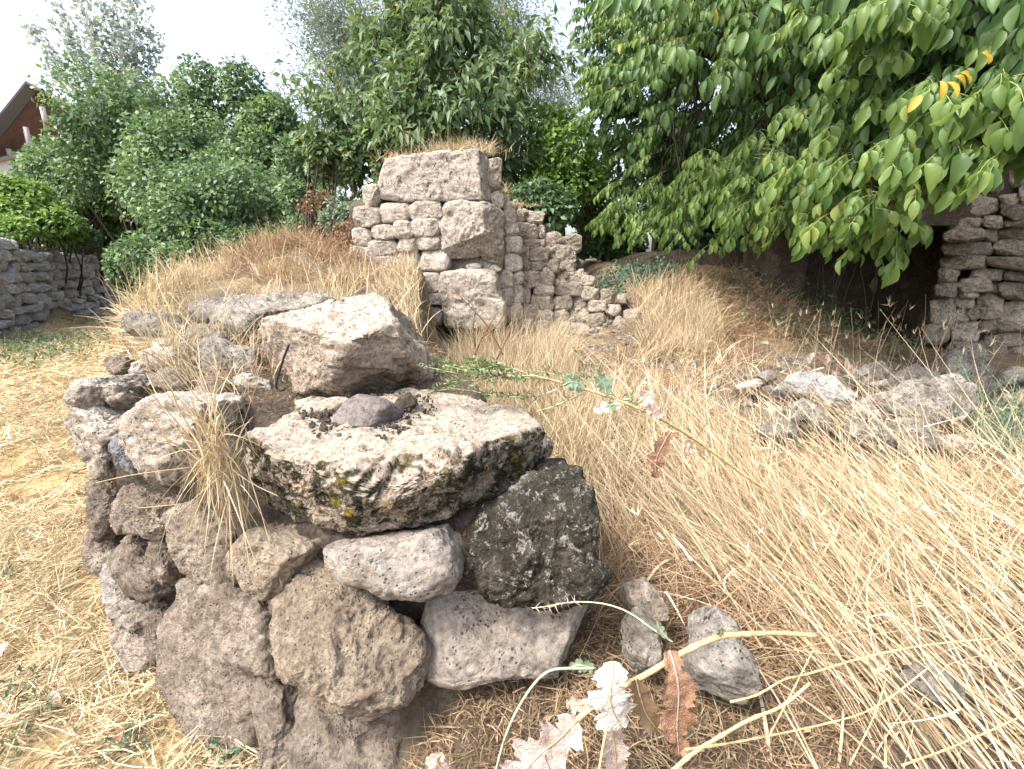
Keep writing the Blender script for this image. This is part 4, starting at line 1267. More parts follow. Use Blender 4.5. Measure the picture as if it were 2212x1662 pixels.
B = scatter(22000, -.6, 4.6, 2.4, 5.4, COURT, lambda x, y: off_rubble(1.0)(x, y) * clumpy(1.9, 2, -.45, .3)(x, y) * (1 - .75 * sstep(4.0, 4.6, y)) * (1 - .72 * sstep(0, .3, sdist(x, y, DARK))) * np.where((x > .5) & (y > 4.0), .14, 1))
n = len(B)
parts.append(strands(B, (0, .1, .9), np.array([.35, .35, .2]), R.uniform(.15, .5, n) * np.where((B[:, 1] > 3.1) & (B[:, 0] > -.15), .55, 1), R.uniform(.003, .0065, n), .25, 4))
B = scatter(5000, -.7, .55, 2.0, 4.6, COURT)
n = len(B)
parts.append(strands(B, (0, .0, .9), np.array([.2, .2, .15]), R.uniform(.3, .6, n), R.uniform(.003, .006, n), .2, 4))
B = scatter(900, .75, 2.6, .7, 2.0, COURT, no_lit)
n = len(B)
B[:, 2] += R.uniform(0, .12, n)
parts.append(strands(B, (-.22, .95, .4), np.array([.16, .18, .14]), R.uniform(.6, 1.15, n), R.uniform(.003, .006, n), .3, 8, .35))
B = scatter(160, .6, 4.2, 1.6, 4.0, COURT)
n = len(B)
tall = (B, np.array([0, 0, 1.0]) + R.normal(size=(n, 3)) * [.15, .15, .05], R.uniform(.35, .62, n))
parts.append(ribbons(tall[0], tall[1], tall[2], .0032, R.normal(size=(n, 3)) * .1, 6, .6))
tp = tall[0] + nrm(tall[1]) * tall[2][:, None] * .98
for _ in range(5):
    parts.append(ribbons(tp, tall[1] + R.normal(size=(n, 3)) * .3, R.uniform(.03, .055, n), .0045, R.normal(size=(n, 3)) * .15, 2, .05))
# pale streak running up the bank
B = scatter(6000, .9, 2.7, 4.3, 6.6, [(1.0, 4.0), (1.9, 4.2), (2.5, 5.4), (2.3, 6.5), (1.6, 6.3), (1.5, 5.2)])
n = len(B)
parts.append(strands(B, (0, -.1, .9), np.array([.25, .25, .15]), R.uniform(.2, .5, n), R.uniform(.004, .009, n), .25, 4))
# mound and wall top
TOP = [(-.75, 1.75), (-.5, 2.4), (-.6, 3.4), (-1.1, 5.3), (-2.2, 6.2), (-3.5, 5.2), (-2.95, 3.4), (-2.05, 2.5), (-1.5, 1.75), (-1.2, 1.6), (-.95, 1.62)]
for nn, y0, y1, sc, sd in ((1000, 1.55, 2.4, 5, 3), (2600, 2.3, 3.6, 3.0, 8), (9000, 3.4, 6.2, 1.8, 9)):
    B = scatter(nn, -3.4, -.4, y0, y1, TOP, clumpy(sc, sd, -.2, .35))
    n = len(B)
    parts.append(strands(B, (-.05, 0, .9), np.array([.25, .25, .15]), R.uniform(.14, .42, n), R.uniform(.0028, .006, n) * (1 if y1 < 3 else 1.4), .28, 5))
B = scatter(1000, -3.2, -1.35, 1.7, 3.6, [(-1.4, 1.75), (-1.6, 1.65), (-3.0, 3.3), (-2.5, 3.6)])
n = len(B)
parts.append(strands(B, (-.1, 0, .9), np.array([.22, .2, .15]), R.uniform(.2, .45, n), R.uniform(.0025, .006, n), .3, 6))
B = scatter(1100, -1.75, -.8, 1.55, 2.3, [(-1.0, 1.6), (-1.42, 1.6), (-1.7, 2.3), (-1.0, 2.2)])
n = len(B)
parts.append(strands(B, (-.05, 0, .9), np.array([.25, .2, .15]), R.uniform(.08, .28, n), R.uniform(.002, .0045, n), .35, 6))
# straw on top of the pier
for (zx, zy, hw, nn, hh) in ((590, 730, 60, 420, .16), (700, 712, 70, 120, .07), (840, 700, 80, 900, .26), (1035, 880, 16, 120, .16), (1110, 940, 40, 120, .12)):
    a = P(*Z2([(zx, zy)])[0], TY + .2)
    n = nn
    B = a + R.normal(size=(n, 3)) * np.array([hw * .0047 * .5, .08, .01]) - [0, 0, .03]
    parts.append(strands(B, (0, -.1, .8), np.array([.45, .4, .2]), R.uniform(.4, 1.0, n) * hh, R.uniform(.003, .006, n), .3, 4))
for zx, z0, z1 in ((605, 730, 635), (642, 720, 555), (688, 715, 660), (932, 705, 640)):
    a, b = P(*Z2([(zx, z0)])[0], TY + .2), P(*Z2([(zx + 3, z1)])[0], TY + .2)
    V, Q, T = tube([a, b], .004, 4)
    parts.append((V, Q))
grass_obj('dry_grass', parts, M['straw'])

# seed heads on some of the tall stalks
B = scatter(500, .4, 3.6, .9, 3.4, COURT, off_rubble(.8))
B[:, 2] += R.uniform(.12, .5, len(B))
n = len(B)
D = np.array([-.2, .5, .5]) + R.normal(size=(n, 3)) * .5
parts = [ribbons(np.repeat(B, 5, 0), np.repeat(D, 5, 0) + R.normal(size=(5 * n, 3)) * .35, R.uniform(.03, .06, 5 * n), .0035, R.normal(size=(5 * n, 3)) * .1, 2, .05)]
B = scatter(150, .4, 3.6, .7, 3.0, COURT, off_rubble(.8))
B[:, 2] += R.uniform(.05, .4, len(B))
n = len(B)
parts.append(ribbons(B, R.normal(size=(n, 3)) + [0, .4, 0], R.uniform(.05, .12, n), R.uniform(.003, .008, n), R.normal(size=(n, 3)) * .5, 6, .2))
grass_obj('seed_heads', parts, leaf_mat('pale dry blades', [(.55, .45, .3), (.64, .55, .4), (.7, .62, .48)], .25, .6, .2, 3))

# broad torn blades and brown weeds through the straw
parts = []
B = scatter(1500, .4, 3.8, .8, 4.4, COURT, lambda x, y: off_rubble(.8)(x, y) * no_lit(x, y))
n = len(B)
parts.append(strands(B, (-.1, .5, .6), np.array([.5, .5, .3]), R.uniform(.15, .45, n), R.uniform(.005, .011, n), .5, 6))
grass_obj('broad_blades', parts, M['straw'])
# rusty stalks behind the dark boulder and brown brush
parts = []
B = scatter(4200, .25, 3.8, .95, 4.6, COURT, lambda x, y: off_rubble(.7)(x, y) * no_lit(x, y) * clumpy(2.0, 33, -.15, .4)(x, y))
n = len(B)
parts.append(strands(B, (0, .3, .6), np.array([.6, .6, .3]), R.uniform(.12, .4, n), R.uniform(.0018, .004, n), .35, 5))
B = scatter(3200, .2, 1.1, 1.1, 1.9, [(.2, 1.35), (.5, 1.18), (1.1, 1.25), (1.0, 1.7), (.25, 1.9)])
n = len(B)
parts.append(strands(B, (.5, .5, .35), np.array([.5, .5, .25]), R.uniform(.15, .4, n), R.uniform(.002, .004, n), .3, 4))
B = scatter(13000, -.1, 4.4, 2.6, 6.0, [(-.1, 3.4), (.8, 3.2), (1.3, 3.6), (2.8, 4.5), (4.6, 5.2), (3.9, 6.1), (2.6, 6.3), (2.3, 5.2), (1.2, 4.6), (.1, 4.9)], clumpy(2.2, 6, -.5, .3))
n = len(B)
parts.append(strands(B, (0, 0, .6), np.array([.6, .6, .3]), R.uniform(.1, .34, n), R.uniform(.003, .007, n), .3, 4))
B = scatter(12000, 1.9, 4.8, 4.9, 7.4, [(2.1, 6.2), (2.4, 5.0), (4.6, 5.0), (4.6, 6.6), (2.7, 7.3)], clumpy(2.4, 16, -.75, .1))
n = len(B)
parts.append(strands(B, (0, -.1, .5), np.array([.7, .6, .3]), R.uniform(.12, .4, n), R.uniform(.004, .009, n), .5, 4))
B = scatter(16000, -3.0, -.7, 3.6, 6.2, [(-1.2, 4.3), (-1.5, 5.1), (-1.75, 5.8), (-2.9, 5.9), (-2.9, 4.7), (-1.8, 4.0)], clumpy(2.2, 12, -.4, .3))
n = len(B)
parts.append(strands(B, (0, -.1, .7), np.array([.5, .5, .3]), R.uniform(.12, .4, n), R.uniform(.003, .008, n), .4, 4))
grass_obj('rusty_stalks', parts, M['brownstraw'])

# dead litter on the earth at the wall foot and on the wall top
parts = []
for poly, nn, L0, L1 in (([(-.55, .75), (.1, .6), (.9, .7), (1.0, 1.25), (.45, 1.5), (.2, 1.25), (-.3, 1.05)], 9500, .02, .09), ([(-.7, 1.6), (-.3, 1.9), (0, 2.1), (-.5, 2.7), (-1.5, 2.5), (-1.4, 1.7)], 2600, .02, .1),
                         ([(.3, 1.2), (1.8, .7), (2.5, 1.8), (.5, 2.0)], 3500, .04, .12), ([(2, 5), (4.8, 5), (4.6, 6.2), (2.4, 6.8)], 4000, .05, .16), ([(.2, 4.6), (1.8, 4.4), (2.2, 6), (.9, 6.4)], 2600, .04, .12)):
    p = np.array(poly)
    B = scatter(nn * 3, p[:, 0].min(), p[:, 0].max(), p[:, 1].min(), p[:, 1].max(), poly)[:nn]
    n = len(B)
    B[:, 2] += R.uniform(0, .02, n)
    parts.append(strands(B, (0, 0, .15), np.array([.8, .8, .3]), R.uniform(L0, L1, n), R.uniform(.0015, .0045, n), .2, 3))
lw = scatter(9000, -6, -.5, .6, 6, LAWN)
n = len(lw)
lw[:, 2] += R.uniform(.01, .06, n)
parts.append(strands(lw, (.2, .1, .1), np.array([.9, .9, .2]), R.uniform(.02, .07, n), R.uniform(.003, .009, n), .2, 2))
lv = scatter(700, -.35, 1.3, .68, 1.5, [(-.35, .75), (.1, .7), (1.2, .7), (1.3, 1.2), (.45, 1.45), (.2, 1.2), (-.25, 1.02)])
lv[:, 2] += R.uniform(0, .03, len(lv))
n = len(lv)
V, T = leaves(lv, R.normal(size=(n, 3)) * [1, 1, .3], R.normal(size=(n, 3)) * .5 + [0, 0, 1], R.uniform(.012, .035, n), R.uniform(.006, .018, n))
mb = MB()
for a, b in parts: mb.add(a, b)
mb.add(V, None, T)
o = mb.build('dead_litter', M['litter'], None, (0, 0, 0))
tag(o, kind='stuff')

# the grass tuft hanging over the left end of the slab
gt0 = P(*Z4([(885, 1110)])[0], 1.22)
gt = thing('grass_tuft', gt0, 'straw yellow grass tuft hanging down between the wall top and the cream slab', 'grass tuft')
mb = MB()
for (n, mean, spr, L0, L1, drp) in ((75, (-.3, .0, .9), .22, .12, .30, .2), (60, (.05, .05, .95), .2, .1, .22, .2), (55, (-.1, -.4, .5), .45, .06, .16, 1.1), (75, (.1, -.25, -.6), .28, .1, .24, .6)):
    B = gt0 + R.normal(size=(n, 3)) * [.03, .018, .045]
    D = np.array(mean) + R.normal(size=(n, 3)) * spr
    bend = R.normal(size=(n, 3)) * .25
    bend[:, 2] -= drp * R.uniform(.4, 1.3, n)
    mb.add(*ribbons(B, D, R.uniform(L0, L1, n), R.uniform(.002, .0042, n), bend, 7, .3))
mb.build('blades', M['straw'], gt, gt0)['kind'] = 'stuff'
for i, (a, lb) in enumerate([([(720, 1150), (600, 1165), (400, 1190), (200, 1235)], 0), ([(690, 1350), (600, 1360), (430, 1378), (355, 1352)], 0), ([(950, 1160), (1060, 1240), (1210, 1310)], 0)]):
    q = smooth_path([P(u, v, 1.2 - .06 * k / 3) for k, (u, v) in enumerate(Z4(a))], 14)
    obj('stalk', *tube(q, .0016, 5), M['straw'], gt)


# ------------------------------------------------------------------ shrubs and trees
def leafy(centres, radii, n, L, W, droop=.3, inner=.35, tpl=LEAF4, squash=1.0):
    """Leaves spread through round clumps, denser towards their outside."""
    k = R.integers(0, len(centres), n) if len(centres) > 1 else np.zeros(n, int)
    w_ = radii[:, 0] * radii[:, 1] if radii.ndim > 1 else radii ** 2
    k = R.choice(len(centres), n, p=w_ / w_.sum())
    u = nrm(R.normal(size=(n, 3)))
    r = R.uniform(inner, 1.0, n) ** .5
    r *= 1 + .18 * perlin(centres[k] * 2 + u * 2.4)
    rad = radii[k] if radii.ndim > 1 else radii[k][:, None]
    Pt = centres[k] + u * r[:, None] * rad
    D = u * .7 + R.normal(size=(n, 3)) * .6
    D[:, 2] -= droop
    N = u * .5 + np.array([0, -.15, .8]) + R.normal(size=(n, 3)) * .45
    return leaves(Pt, D, N, L * R.uniform(.65, 1.25, n), W * R.uniform(.65, 1.25, n), tpl)


def lumps(c, rad, n, f=.42, low=-.6):
    u = nrm(R.normal(size=(n * 3, 3)))
    u = u[u[:, 2] > low][:n]
    return c + u * np.asarray(rad) * R.uniform(.45, .85, (len(u), 1)), np.full(len(u), 1.0)[:, None] * np.asarray(rad) * R.uniform(f * .65, f * 1.2, (len(u), 1))


def stem_lines(base, targets, r0, r1=.012):
    mb = MB()
    for tg in targets:
        mid = base * .45 + tg * .55 + R.normal(size=3) * .08 * np.linalg.norm(tg - base)
        mb.add(*tube(smooth_path([base, base * .7 + mid * .3, mid, tg], 8), np.linspace(r0, r1, 8), 5))
    return mb


def shrub(name, px, py, rx, ry, Yd, n, L, mat, label, cat='shrub', nl=14, group=None, droop=.3, z0=None, tpl=LEAF4, asp=.72, depth=.8):
    if L > .1: n, L = int(n * 1.55), L * .78
    c = P(px, py, Yd)
    k = Yd / 1000.0 * 1.04
    rad = np.array([rx * k, min(rx, ry) * k * depth, ry * k])
    cc, rr_ = lumps(c, rad, nl)
    b = np.array([c[0], c[1], float(zg(c[0], c[1])) if z0 is None else z0])
    o = thing(name, b, label, cat, group)
    V, T = leafy(cc, rr_, n, L, L * asp, droop, tpl=tpl)
    f = obj('foliage', V, None, T, mat, o)
    f['kind'] = 'stuff'
    stem_lines(b, cc[:9], .03 * math.sqrt(rad[2]) + .01).build('stem', M['bark'], o)
    return o


HG = 'shrubs behind the straw lawn'
shrub('shrub', 165, 405, 140, 90, 15.5, 6500, .20, M['hedge'], 'tall green shrub below the gable house above the retaining wall', nl=18, group=HG)
shrub('shrub', 5, 505, 90, 38, 11.6, 2200, .13, M['bright'], 'low bright bush on the retaining wall top at the left edge', nl=9, group=HG)
shrub('shrub', 105, 498, 90, 34, 13.6, 2200, .15, M['hedge'], 'low dark green bush on the retaining wall top beside the bare branch', nl=9, group=HG)
shrub('shrub', 560, 530, 110, 55, 9.6, 3200, .12, M['hedge'], 'low dark shrub behind the crest of the grassy mound', nl=12, group=HG)
shrub('shrub', 690, 505, 70, 50, 9.0, 2200, .11, M['hedge'], 'low dark shrub behind the thorny bush beside the pier', nl=10, group=HG)
shrub('shrub', 150, 478, 110, 45, 16.0, 3200, .2, M['hedge'], 'green shrub above the middle of the retaining wall', nl=12, group=HG)
shrub('shrub', 40, 470, 110, 62, 12.6, 4600, .17, M['bright'], 'bright yellow green bush just above the left end of the retaining wall', nl=10, group=HG)
shrub('shrub', 290, 340, 150, 130, 14.5, 6500, .18, M['hedge'], 'tall green shrub under the pale poplar shoots', nl=18, group=HG)
shrub('shrub', 260, 455, 130, 85, 17.0, 5000, .21, M['hedge'], 'dark green shrub beyond the right end of the retaining wall', nl=14, group=HG, z0=0)
shrub('shrub', 430, 400, 170, 150, 12.5, 8000, .16, M['hedge'], 'broad dense green shrub in the middle of the hedge', nl=20, group=HG)
shrub('shrub', 425, 545, 140, 110, 10.0, 8500, .135, M['hedge'], 'low dark shrub reaching the ground beside the mound', nl=16, group=HG, z0=0)
shrub('shrub', 335, 590, 85, 70, 12.0, 3600, .14, M['hedge'], 'dense low shrub standing at the end of the retaining wall', nl=14, group=HG, z0=0)
shrub('shrub', 560, 440, 120, 120, 10.5, 5000, .135, M['hedge'], 'green shrub behind the rusty brush on the mound', nl=14, group=HG)
shrub('shrub', 500, 250, 85, 95, 14.5, 3200, .17, M['hedge'], 'green treetop rising highest from the hedge', nl=11, group=HG)
shrub('shrub', 400, 300, 110, 110, 15.5, 4200, .18, M['hedge'], 'green shrub in the back row between the poplar shoots and the highest treetop', nl=14, group=HG)
shrub('shrub', 570, 340, 110, 100, 15.0, 4200, .18, M['hedge'], 'green shrub in the back row right of the highest treetop', nl=14, group=HG)
shrub('shrub', 60, 505, 90, 34, 14.2, 2000, .16, M['bright'], 'yellow green undergrowth behind the retaining wall top', nl=9, group=HG, z0=1.5)
shrub('shrub', 150, 528, 90, 38, 16.2, 2400, .18, M['hedge'], 'dark undergrowth behind the middle of the retaining wall', nl=9, group=HG, z0=1.5)
shrub('shrub', 225, 545, 80, 50, 19.0, 2400, .2, M['hedge'], 'dark undergrowth behind the far end of the retaining wall', nl=9, group=HG, z0=1.0)
shrub('shrub', 610, 320, 90, 85, 13.5, 3600, .17, M['hedge'], 'green shrub between the hedge and the drooping tree', nl=12, group=HG)
shrub('shrub', 690, 420, 90, 110, 9.6, 3600, .13, M['hedge'], 'dark shrub close behind the left side of the ruined pier', nl=12, group=HG)
shrub('shrub', 1200, 390, 120, 120, 9.0, 6000, .12, M['bright'], 'bright green shrub behind the rubble flank of the pier', nl=16, group=None)
shrub('shrub', 1160, 480, 110, 80, 7.6, 4200, .10, M['hedge'], 'bramble bush right behind the stepped rubble flank', nl=14)
shrub('shrub', 1310, 520, 110, 60, 9.6, 4200, .13, M['hedge'], 'low green shrub on the bank beyond the end of the rubble flank', nl=14)
shrub('shrub', 1560, 480, 150, 70, 10.5, 4500, .15, M['hedge'], 'dark low shrub above the shaded earth bank', nl=14)
shrub('shrub', 1540, 545, 120, 40, 9.9, 2600, .13, M['hedge'], 'low dark undergrowth on the bank beneath the walnut branches', nl=10)
shrub('shrub', 1420, 430, 170, 150, 11.5, 5500, .17, M['hedge'], 'dark shrub in shade behind the lower walnut branches', nl=16)
shrub('shrub', 1750, 400, 230, 190, 12.5, 6500, .2, M['hedge'], 'large dark shrub deep in shade under the walnut crown', nl=16)
shrub('shrub', 760, 520, 50, 50, 5.6, 900, .04, M['rustleaf'], 'rusty dead bush at the left side of the ruined pier', nl=10, z0=1.0)
shrub('shrub', 735, 470, 45, 45, 6.0, 1900, .05, M['herb'], 'grey green thorny bush on the mound beside the pier', nl=10, z0=1.2)
shrub('shrub', 670, 440, 36, 38, 6.3, 300, .05, M['rustleaf'], 'thin bush of red brown dead leaves behind the mound', nl=8, z0=1.2)
shrub('shrub', 700, 350, 60, 50, 8.2, 900, .14, M['cherry'], 'yellowish drooping sprig of leaves left of the capstone', nl=8)
shrub('shrub', 800, 350, 65, 60, 8.0, 1300, .14, M['cherry'], 'drooping leaf spray just left of the capstone', nl=9)

# blue green ground cover on the bank, herbs and weeds
iv = scatter(5200, .5, 2.8, 5.9, 7.6, [(.55, 6.6), (.8, 6.15), (1.7, 6.35), (2.4, 6.7), (2.6, 7.3), (.7, 7.5)])
n = len(iv)
iv[:, 2] += R.uniform(0, .18, n) * (1 + perlin(iv * 3))
V, T = leaves(iv, R.normal(size=(n, 3)) + [0, -.4, .5], R.normal(size=(n, 3)) * .6 + [0, -.3, 1], R.uniform(.03, .06, n), R.uniform(.02, .04, n))
o = obj('ground_cover', V, None, T, M['ivy'], None, (0, 0, 0))
tag(o, kind='stuff')
iv = scatter(5200, 2.3, 5.4, 4.4, 7.0, [(2.4, 6.5), (2.5, 4.9), (3.3, 4.6), (5.3, 4.9), (5.2, 5.6), (4.3, 6.0), (3.6, 6.9)], clumpy(1.5, 21, -.25, .3))
n = len(iv)
iv[:, 2] += R.uniform(0, .22, n)
V, T = leaves(iv, R.normal(size=(n, 3)) + [0, -.4, .5], R.normal(size=(n, 3)) * .6 + [0, -.3, 1], R.uniform(.025, .06, n), R.uniform(.014, .03, n))
o = obj('undergrowth', V, None, T, M['weed'], None, (0, 0, 0))
tag(o, kind='stuff')
cr = scatter(2600, 3.6, 5.0, 5.0, 6.3, [(3.4, 5.7), (3.8, 5.3), (4.35, 5.4), (4.3, 5.9), (3.5, 6.2)])
n = len(cr)
cr[:, 2] += R.uniform(0, .55, n) * R.uniform(.4, 1, n)
V, T = leaves(cr, R.normal(size=(n, 3)) + [0, -.4, -.4], R.normal(size=(n, 3)) * .6 + [0, -.5, 1], R.uniform(.03, .06, n), R.uniform(.018, .035, n))
cq = Pz(1790, 720, .6)
ct = thing('creeper', (cr[:, 0].mean(), cr[:, 1].mean(), .55), 'dark green creeper hanging at the left side of the doorway', 'creeper')
obj('foliage', V, None, T, M['walnut_shaded'], ct)['kind'] = 'stuff'
mb = MB()
for k in range(9):
    a = cr[R.integers(n)].copy()
    a[2] = .6
    mb.add(*tube(smooth_path([a, a + [R.normal() * .1, -.02, .4], a + [R.normal() * .2, .05, .9]], 8), .006, 4))
mb.build('stem', M['bark'], ct)

hb_ = thing('herb_bush', Pz(2140, 960, .55), 'wispy grey green herb growing right of the rubble heap', 'herb')
c = P(2140, 900, 2.75)
mb, ml = MB(), MB()
for k in range(90):
    tip = c + R.normal(size=3) * [.2, .14, .13] + [0, 0, .04]
    b = WLOC[hb_.name] + R.normal(size=3) * [.12, .08, .01]
    q = smooth_path([b, (b + tip) / 2 + R.normal(size=3) * .03, tip], 10)
    mb.add(*tube(q, .0016, 4))
    m = 26
    pt = q[R.integers(3, 10, m)] + R.normal(size=(m, 3)) * .012
    ml.add(*[x if i == 0 else None for i, x in enumerate(leaves(pt, R.normal(size=(m, 3)) + [0, 0, .3], R.normal(size=(m, 3)), R.uniform(.02, .04, m), .005))][:1], None, leaves(pt, R.normal(size=(m, 3)), R.normal(size=(m, 3)), .02, .005)[1])
mb.build('stem', M['herbstem'], hb_)
ml.build('foliage', M['herb'], hb_)['kind'] = 'stuff'

# green weeds on the far lawn
wp_ = [(60, 765), (15, 752), (112, 742), (135, 768), (38, 792), (195, 700), (172, 738)]
wl_ = ['largest grey green weed in the middle of the far lawn', 'grey green weed at the left edge of the far lawn', 'low green weed closest to the foot of the retaining wall', 'green weed on the far lawn beside the grassy mound', 'grey green weed nearest the camera on the far lawn', 'green weed below the right end of the retaining wall', 'straggling green weed by the tall grass at the mound edge']
for i, (px, py) in enumerate(wp_):
    b = Pz(px, py, .02)
    o = thing('lawn_weed', b, wl_[i], 'weed', 'weeds on the far lawn')
    n = 150
    r = .28 + .2 * R.random()
    Pt = b + R.normal(size=(n, 3)) * [r, r * .6, .05] + [0, 0, .1]
    V, T = leaves(Pt, R.normal(size=(n, 3)) + [0, 0, .5], R.normal(size=(n, 3)) * .6 + [0, 0, 1], R.uniform(.05, .12, n), R.uniform(.025, .05, n))
    obj('foliage', V, None, T, M['weed'], o, b)['kind'] = 'stuff'


def limb_tree(name, label, base, top, limbs, nleaf, L, W, mat, droop, r0, twigs=5, tw_len=.7, spread=.12, bark='bark', tpl=LEAF4, updir=.5):
    """Trunk, limbs given as (start height fraction, end point) and leaves hung along the limbs and their twigs."""
    base, top = np.asarray(base, float), np.asarray(top, float)
    o = thing(name, base, label, 'tree')
    tr = smooth_path([base, base * .6 + top * .4 + R.normal(size=3) * .08, top], 16)
    obj('trunk', *tube(tr, np.linspace(r0, r0 * .25, 16), 8), M[bark], o)
    segs, wts = [], []
    for f, e in limbs:
        a = tr[int(f * 15)]
        e = np.asarray(e, float)
        q = smooth_path([a, a * .5 + e * .5 + [0, 0, -.06 * np.linalg.norm(e - a)], e], 12)
        obj('branch', *tube(q, np.linspace(r0 * .38, .008, 12), 5), M[bark], o)
        segs.append(q)
        wts.append(1.6)
        mb = MB()
        for _ in range(twigs):
            i = R.integers(3, 11)
            d = nrm(nrm(q[-1] - q[0]) * .8 + R.normal(size=3) * .55 + [0, 0, updir * .4])
            tq = smooth_path([q[i], q[i] + d * tw_len * .5 * R.uniform(.6, 1.2), q[i] + d * tw_len * R.uniform(.7, 1.3) + [0, 0, -.05]], 8)
            mb.add(*tube(tq, np.linspace(.009, .003, 8), 4))
            segs.append(tq)
            wts.append(1.0)
        if mb.V: mb.build('twig', M[bark], o)['kind'] = 'stuff'
    wts = np.array(wts)
    k = R.choice(len(segs), nleaf, p=wts / wts.sum())
    t = R.uniform(.2, 1.0, nleaf)
    Pt, Dl = np.zeros((nleaf, 3)), np.zeros((nleaf, 3))
    for j, q in enumerate(segs):
        m = k == j
        if not m.any(): continue
        x = t[m] * (len(q) - 1)
        i = np.minimum(x.astype(int), len(q) - 2)
        fr_ = (x - i)[:, None]
        Pt[m] = q[i] * (1 - fr_) + q[i + 1] * fr_
        Dl[m] = q[i + 1] - q[i]
    Dl = nrm(Dl)
    Pt += R.normal(size=(nleaf, 3)) * spread
    D = Dl * .5 + R.normal(size=(nleaf, 3)) * .5
    D[:, 2] -= droop
    N = R.normal(size=(nleaf, 3)) * .5 + [0, -.2, .8]
    V, T = leaves(Pt, D, N, L * R.uniform(.65, 1.25, nleaf), W * R.uniform(.7, 1.25, nleaf), tpl)
    obj('foliage', V, None, T, M[mat], o)['kind'] = 'stuff'
    return o


# drooping leaved tree behind the pier: limbs end at points seen in the picture
YB = 8.8
lim = []
for px, py, dy, f in ((690, 140, 0, .45), (750, 95, .5, .6), (800, 60, -.3, .75), (850, 20, .2, .85), (900, -30, 0, .95), (960, -10, -.5, .95), (1010, 30, .3, .9), (1050, 20, .6, .85), (1100, 110, 0, .7), (1150, 85, .2, .7),
                      (1190, 115, -.3, .6), (1130, 170, -.5, .5), (700, 220, -.4, .35), (760, 190, -.8, .45), (820, 160, -1, .55), (880, 130, -1, .65), (940, 110, -1.1, .7), (1000, 140, -1, .6), (1060, 190, -1, .5), (1110, 240, -.7, .4),
                      (730, 300, -.5, .3), (790, 270, -.9, .35), (860, 230, -1.2, .45), (930, 200, -1.3, .5), (1000, 230, -1.2, .45), (1070, 280, -1, .35), (1150, 290, -.2, .35), (850, 300, -1, .3), (920, 280, -1.3, .35), (1000, 300, -1.2, .3),
                      (780, 130, 1, .6), (900, 60, 1, .8), (1040, 90, 1, .75), (980, 60, .8, .85), (860, 90, .6, .7)):
    lim.append((f, P(px, py, YB + dy)))
bx = P(955, 560, YB)
limb_tree('drooping_tree', 'leafy green tree with drooping pointed leaves behind the ruined pier', (bx[0], YB, float(zg(bx[0], YB))), P(945, 60, YB), lim, 13500, .19, .068, 'cherry', .75, .14, 7, .75, .08)

# pale fine-leaved trees far behind
for nm, lb, cx, cols, yy in (('airy_tree', 'tall airy grey green tree behind the left of the drooping tree', 860, [(670, 20), (700, -30), (720, 90), (760, -60), (790, 60), (830, -40), (690, 250), (660, 220), (720, 300), (650, 300), (740, 40), (700, 130), (870, -60), (760, 130), (660, 20), (690, -60)], 15.0),
                             ('airy_tree', 'airy grey green tree behind the right of the drooping tree', 1090, [(1000, -60), (1050, -30), (1090, 20), (1110, -50), (1120, 80), (1060, 60), (1140, 60), (1190, 190), (1210, 210), (1170, 150), (1200, 260), (1180, 300), (1220, 240), (960, -60), (1020, 20)], 15.5)):
    b = P(cx, 560, yy)
    limb_tree(nm, lb, (b[0], yy, 1.0), P(cx, -20, yy), [(R.uniform(.3, .85), P(a + R.uniform(-8, 8), q + R.uniform(-8, 8), yy + R.uniform(-1.2, 1.2))) for a, q in cols], 17000, .13, .042, 'wispy', .1, .16, 9, 1.4, .26, 'palebark')

# poplar shoots fanning up on the left
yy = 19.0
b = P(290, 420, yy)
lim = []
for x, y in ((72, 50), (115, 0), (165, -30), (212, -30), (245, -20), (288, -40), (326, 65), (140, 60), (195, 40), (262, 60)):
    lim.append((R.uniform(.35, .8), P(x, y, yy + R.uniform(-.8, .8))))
limb_tree('poplar_tree', 'poplar with haze painted pale into its leaves, long thin shoots leaning over the hedge', (b[0], yy, 1.5), P(275, 260, yy), lim, 4800, .2, .13, 'poplar', .1, .08, 0, .5, .18, 'palebark')

# ------------------------------------------------------------------ walnut tree
wt_base = np.array([4.6, 8.9, 1.0])
wn = thing('walnut_tree', wt_base, 'big walnut tree with broad drooping green leaves filling the upper right', 'tree')
obj('trunk', *tube(smooth_path([wt_base, wt_base + [-.1, -.2, 1.2], wt_base + [.1, -.6, 2.6], wt_base + [0, -1.0, 4.2]], 18), np.linspace(.26, .12, 18), 9), M['bark'], wn)
crown0 = wt_base + np.array([.05, -.6, 2.4])


def wdepth(px):
    return float(np.interp(px, [1200, 1300, 1450, 1600, 1750, 1900, 2212, 2400], [9.0, 8.2, 6.6, 5.2, 3.9, 3.0, 2.5, 2.4]))


L_pos, L_dir, L_nor, L_len, L_wid, L_tag = [], [], [], [], [], []
rach = {0: MB(), 1: MB()}


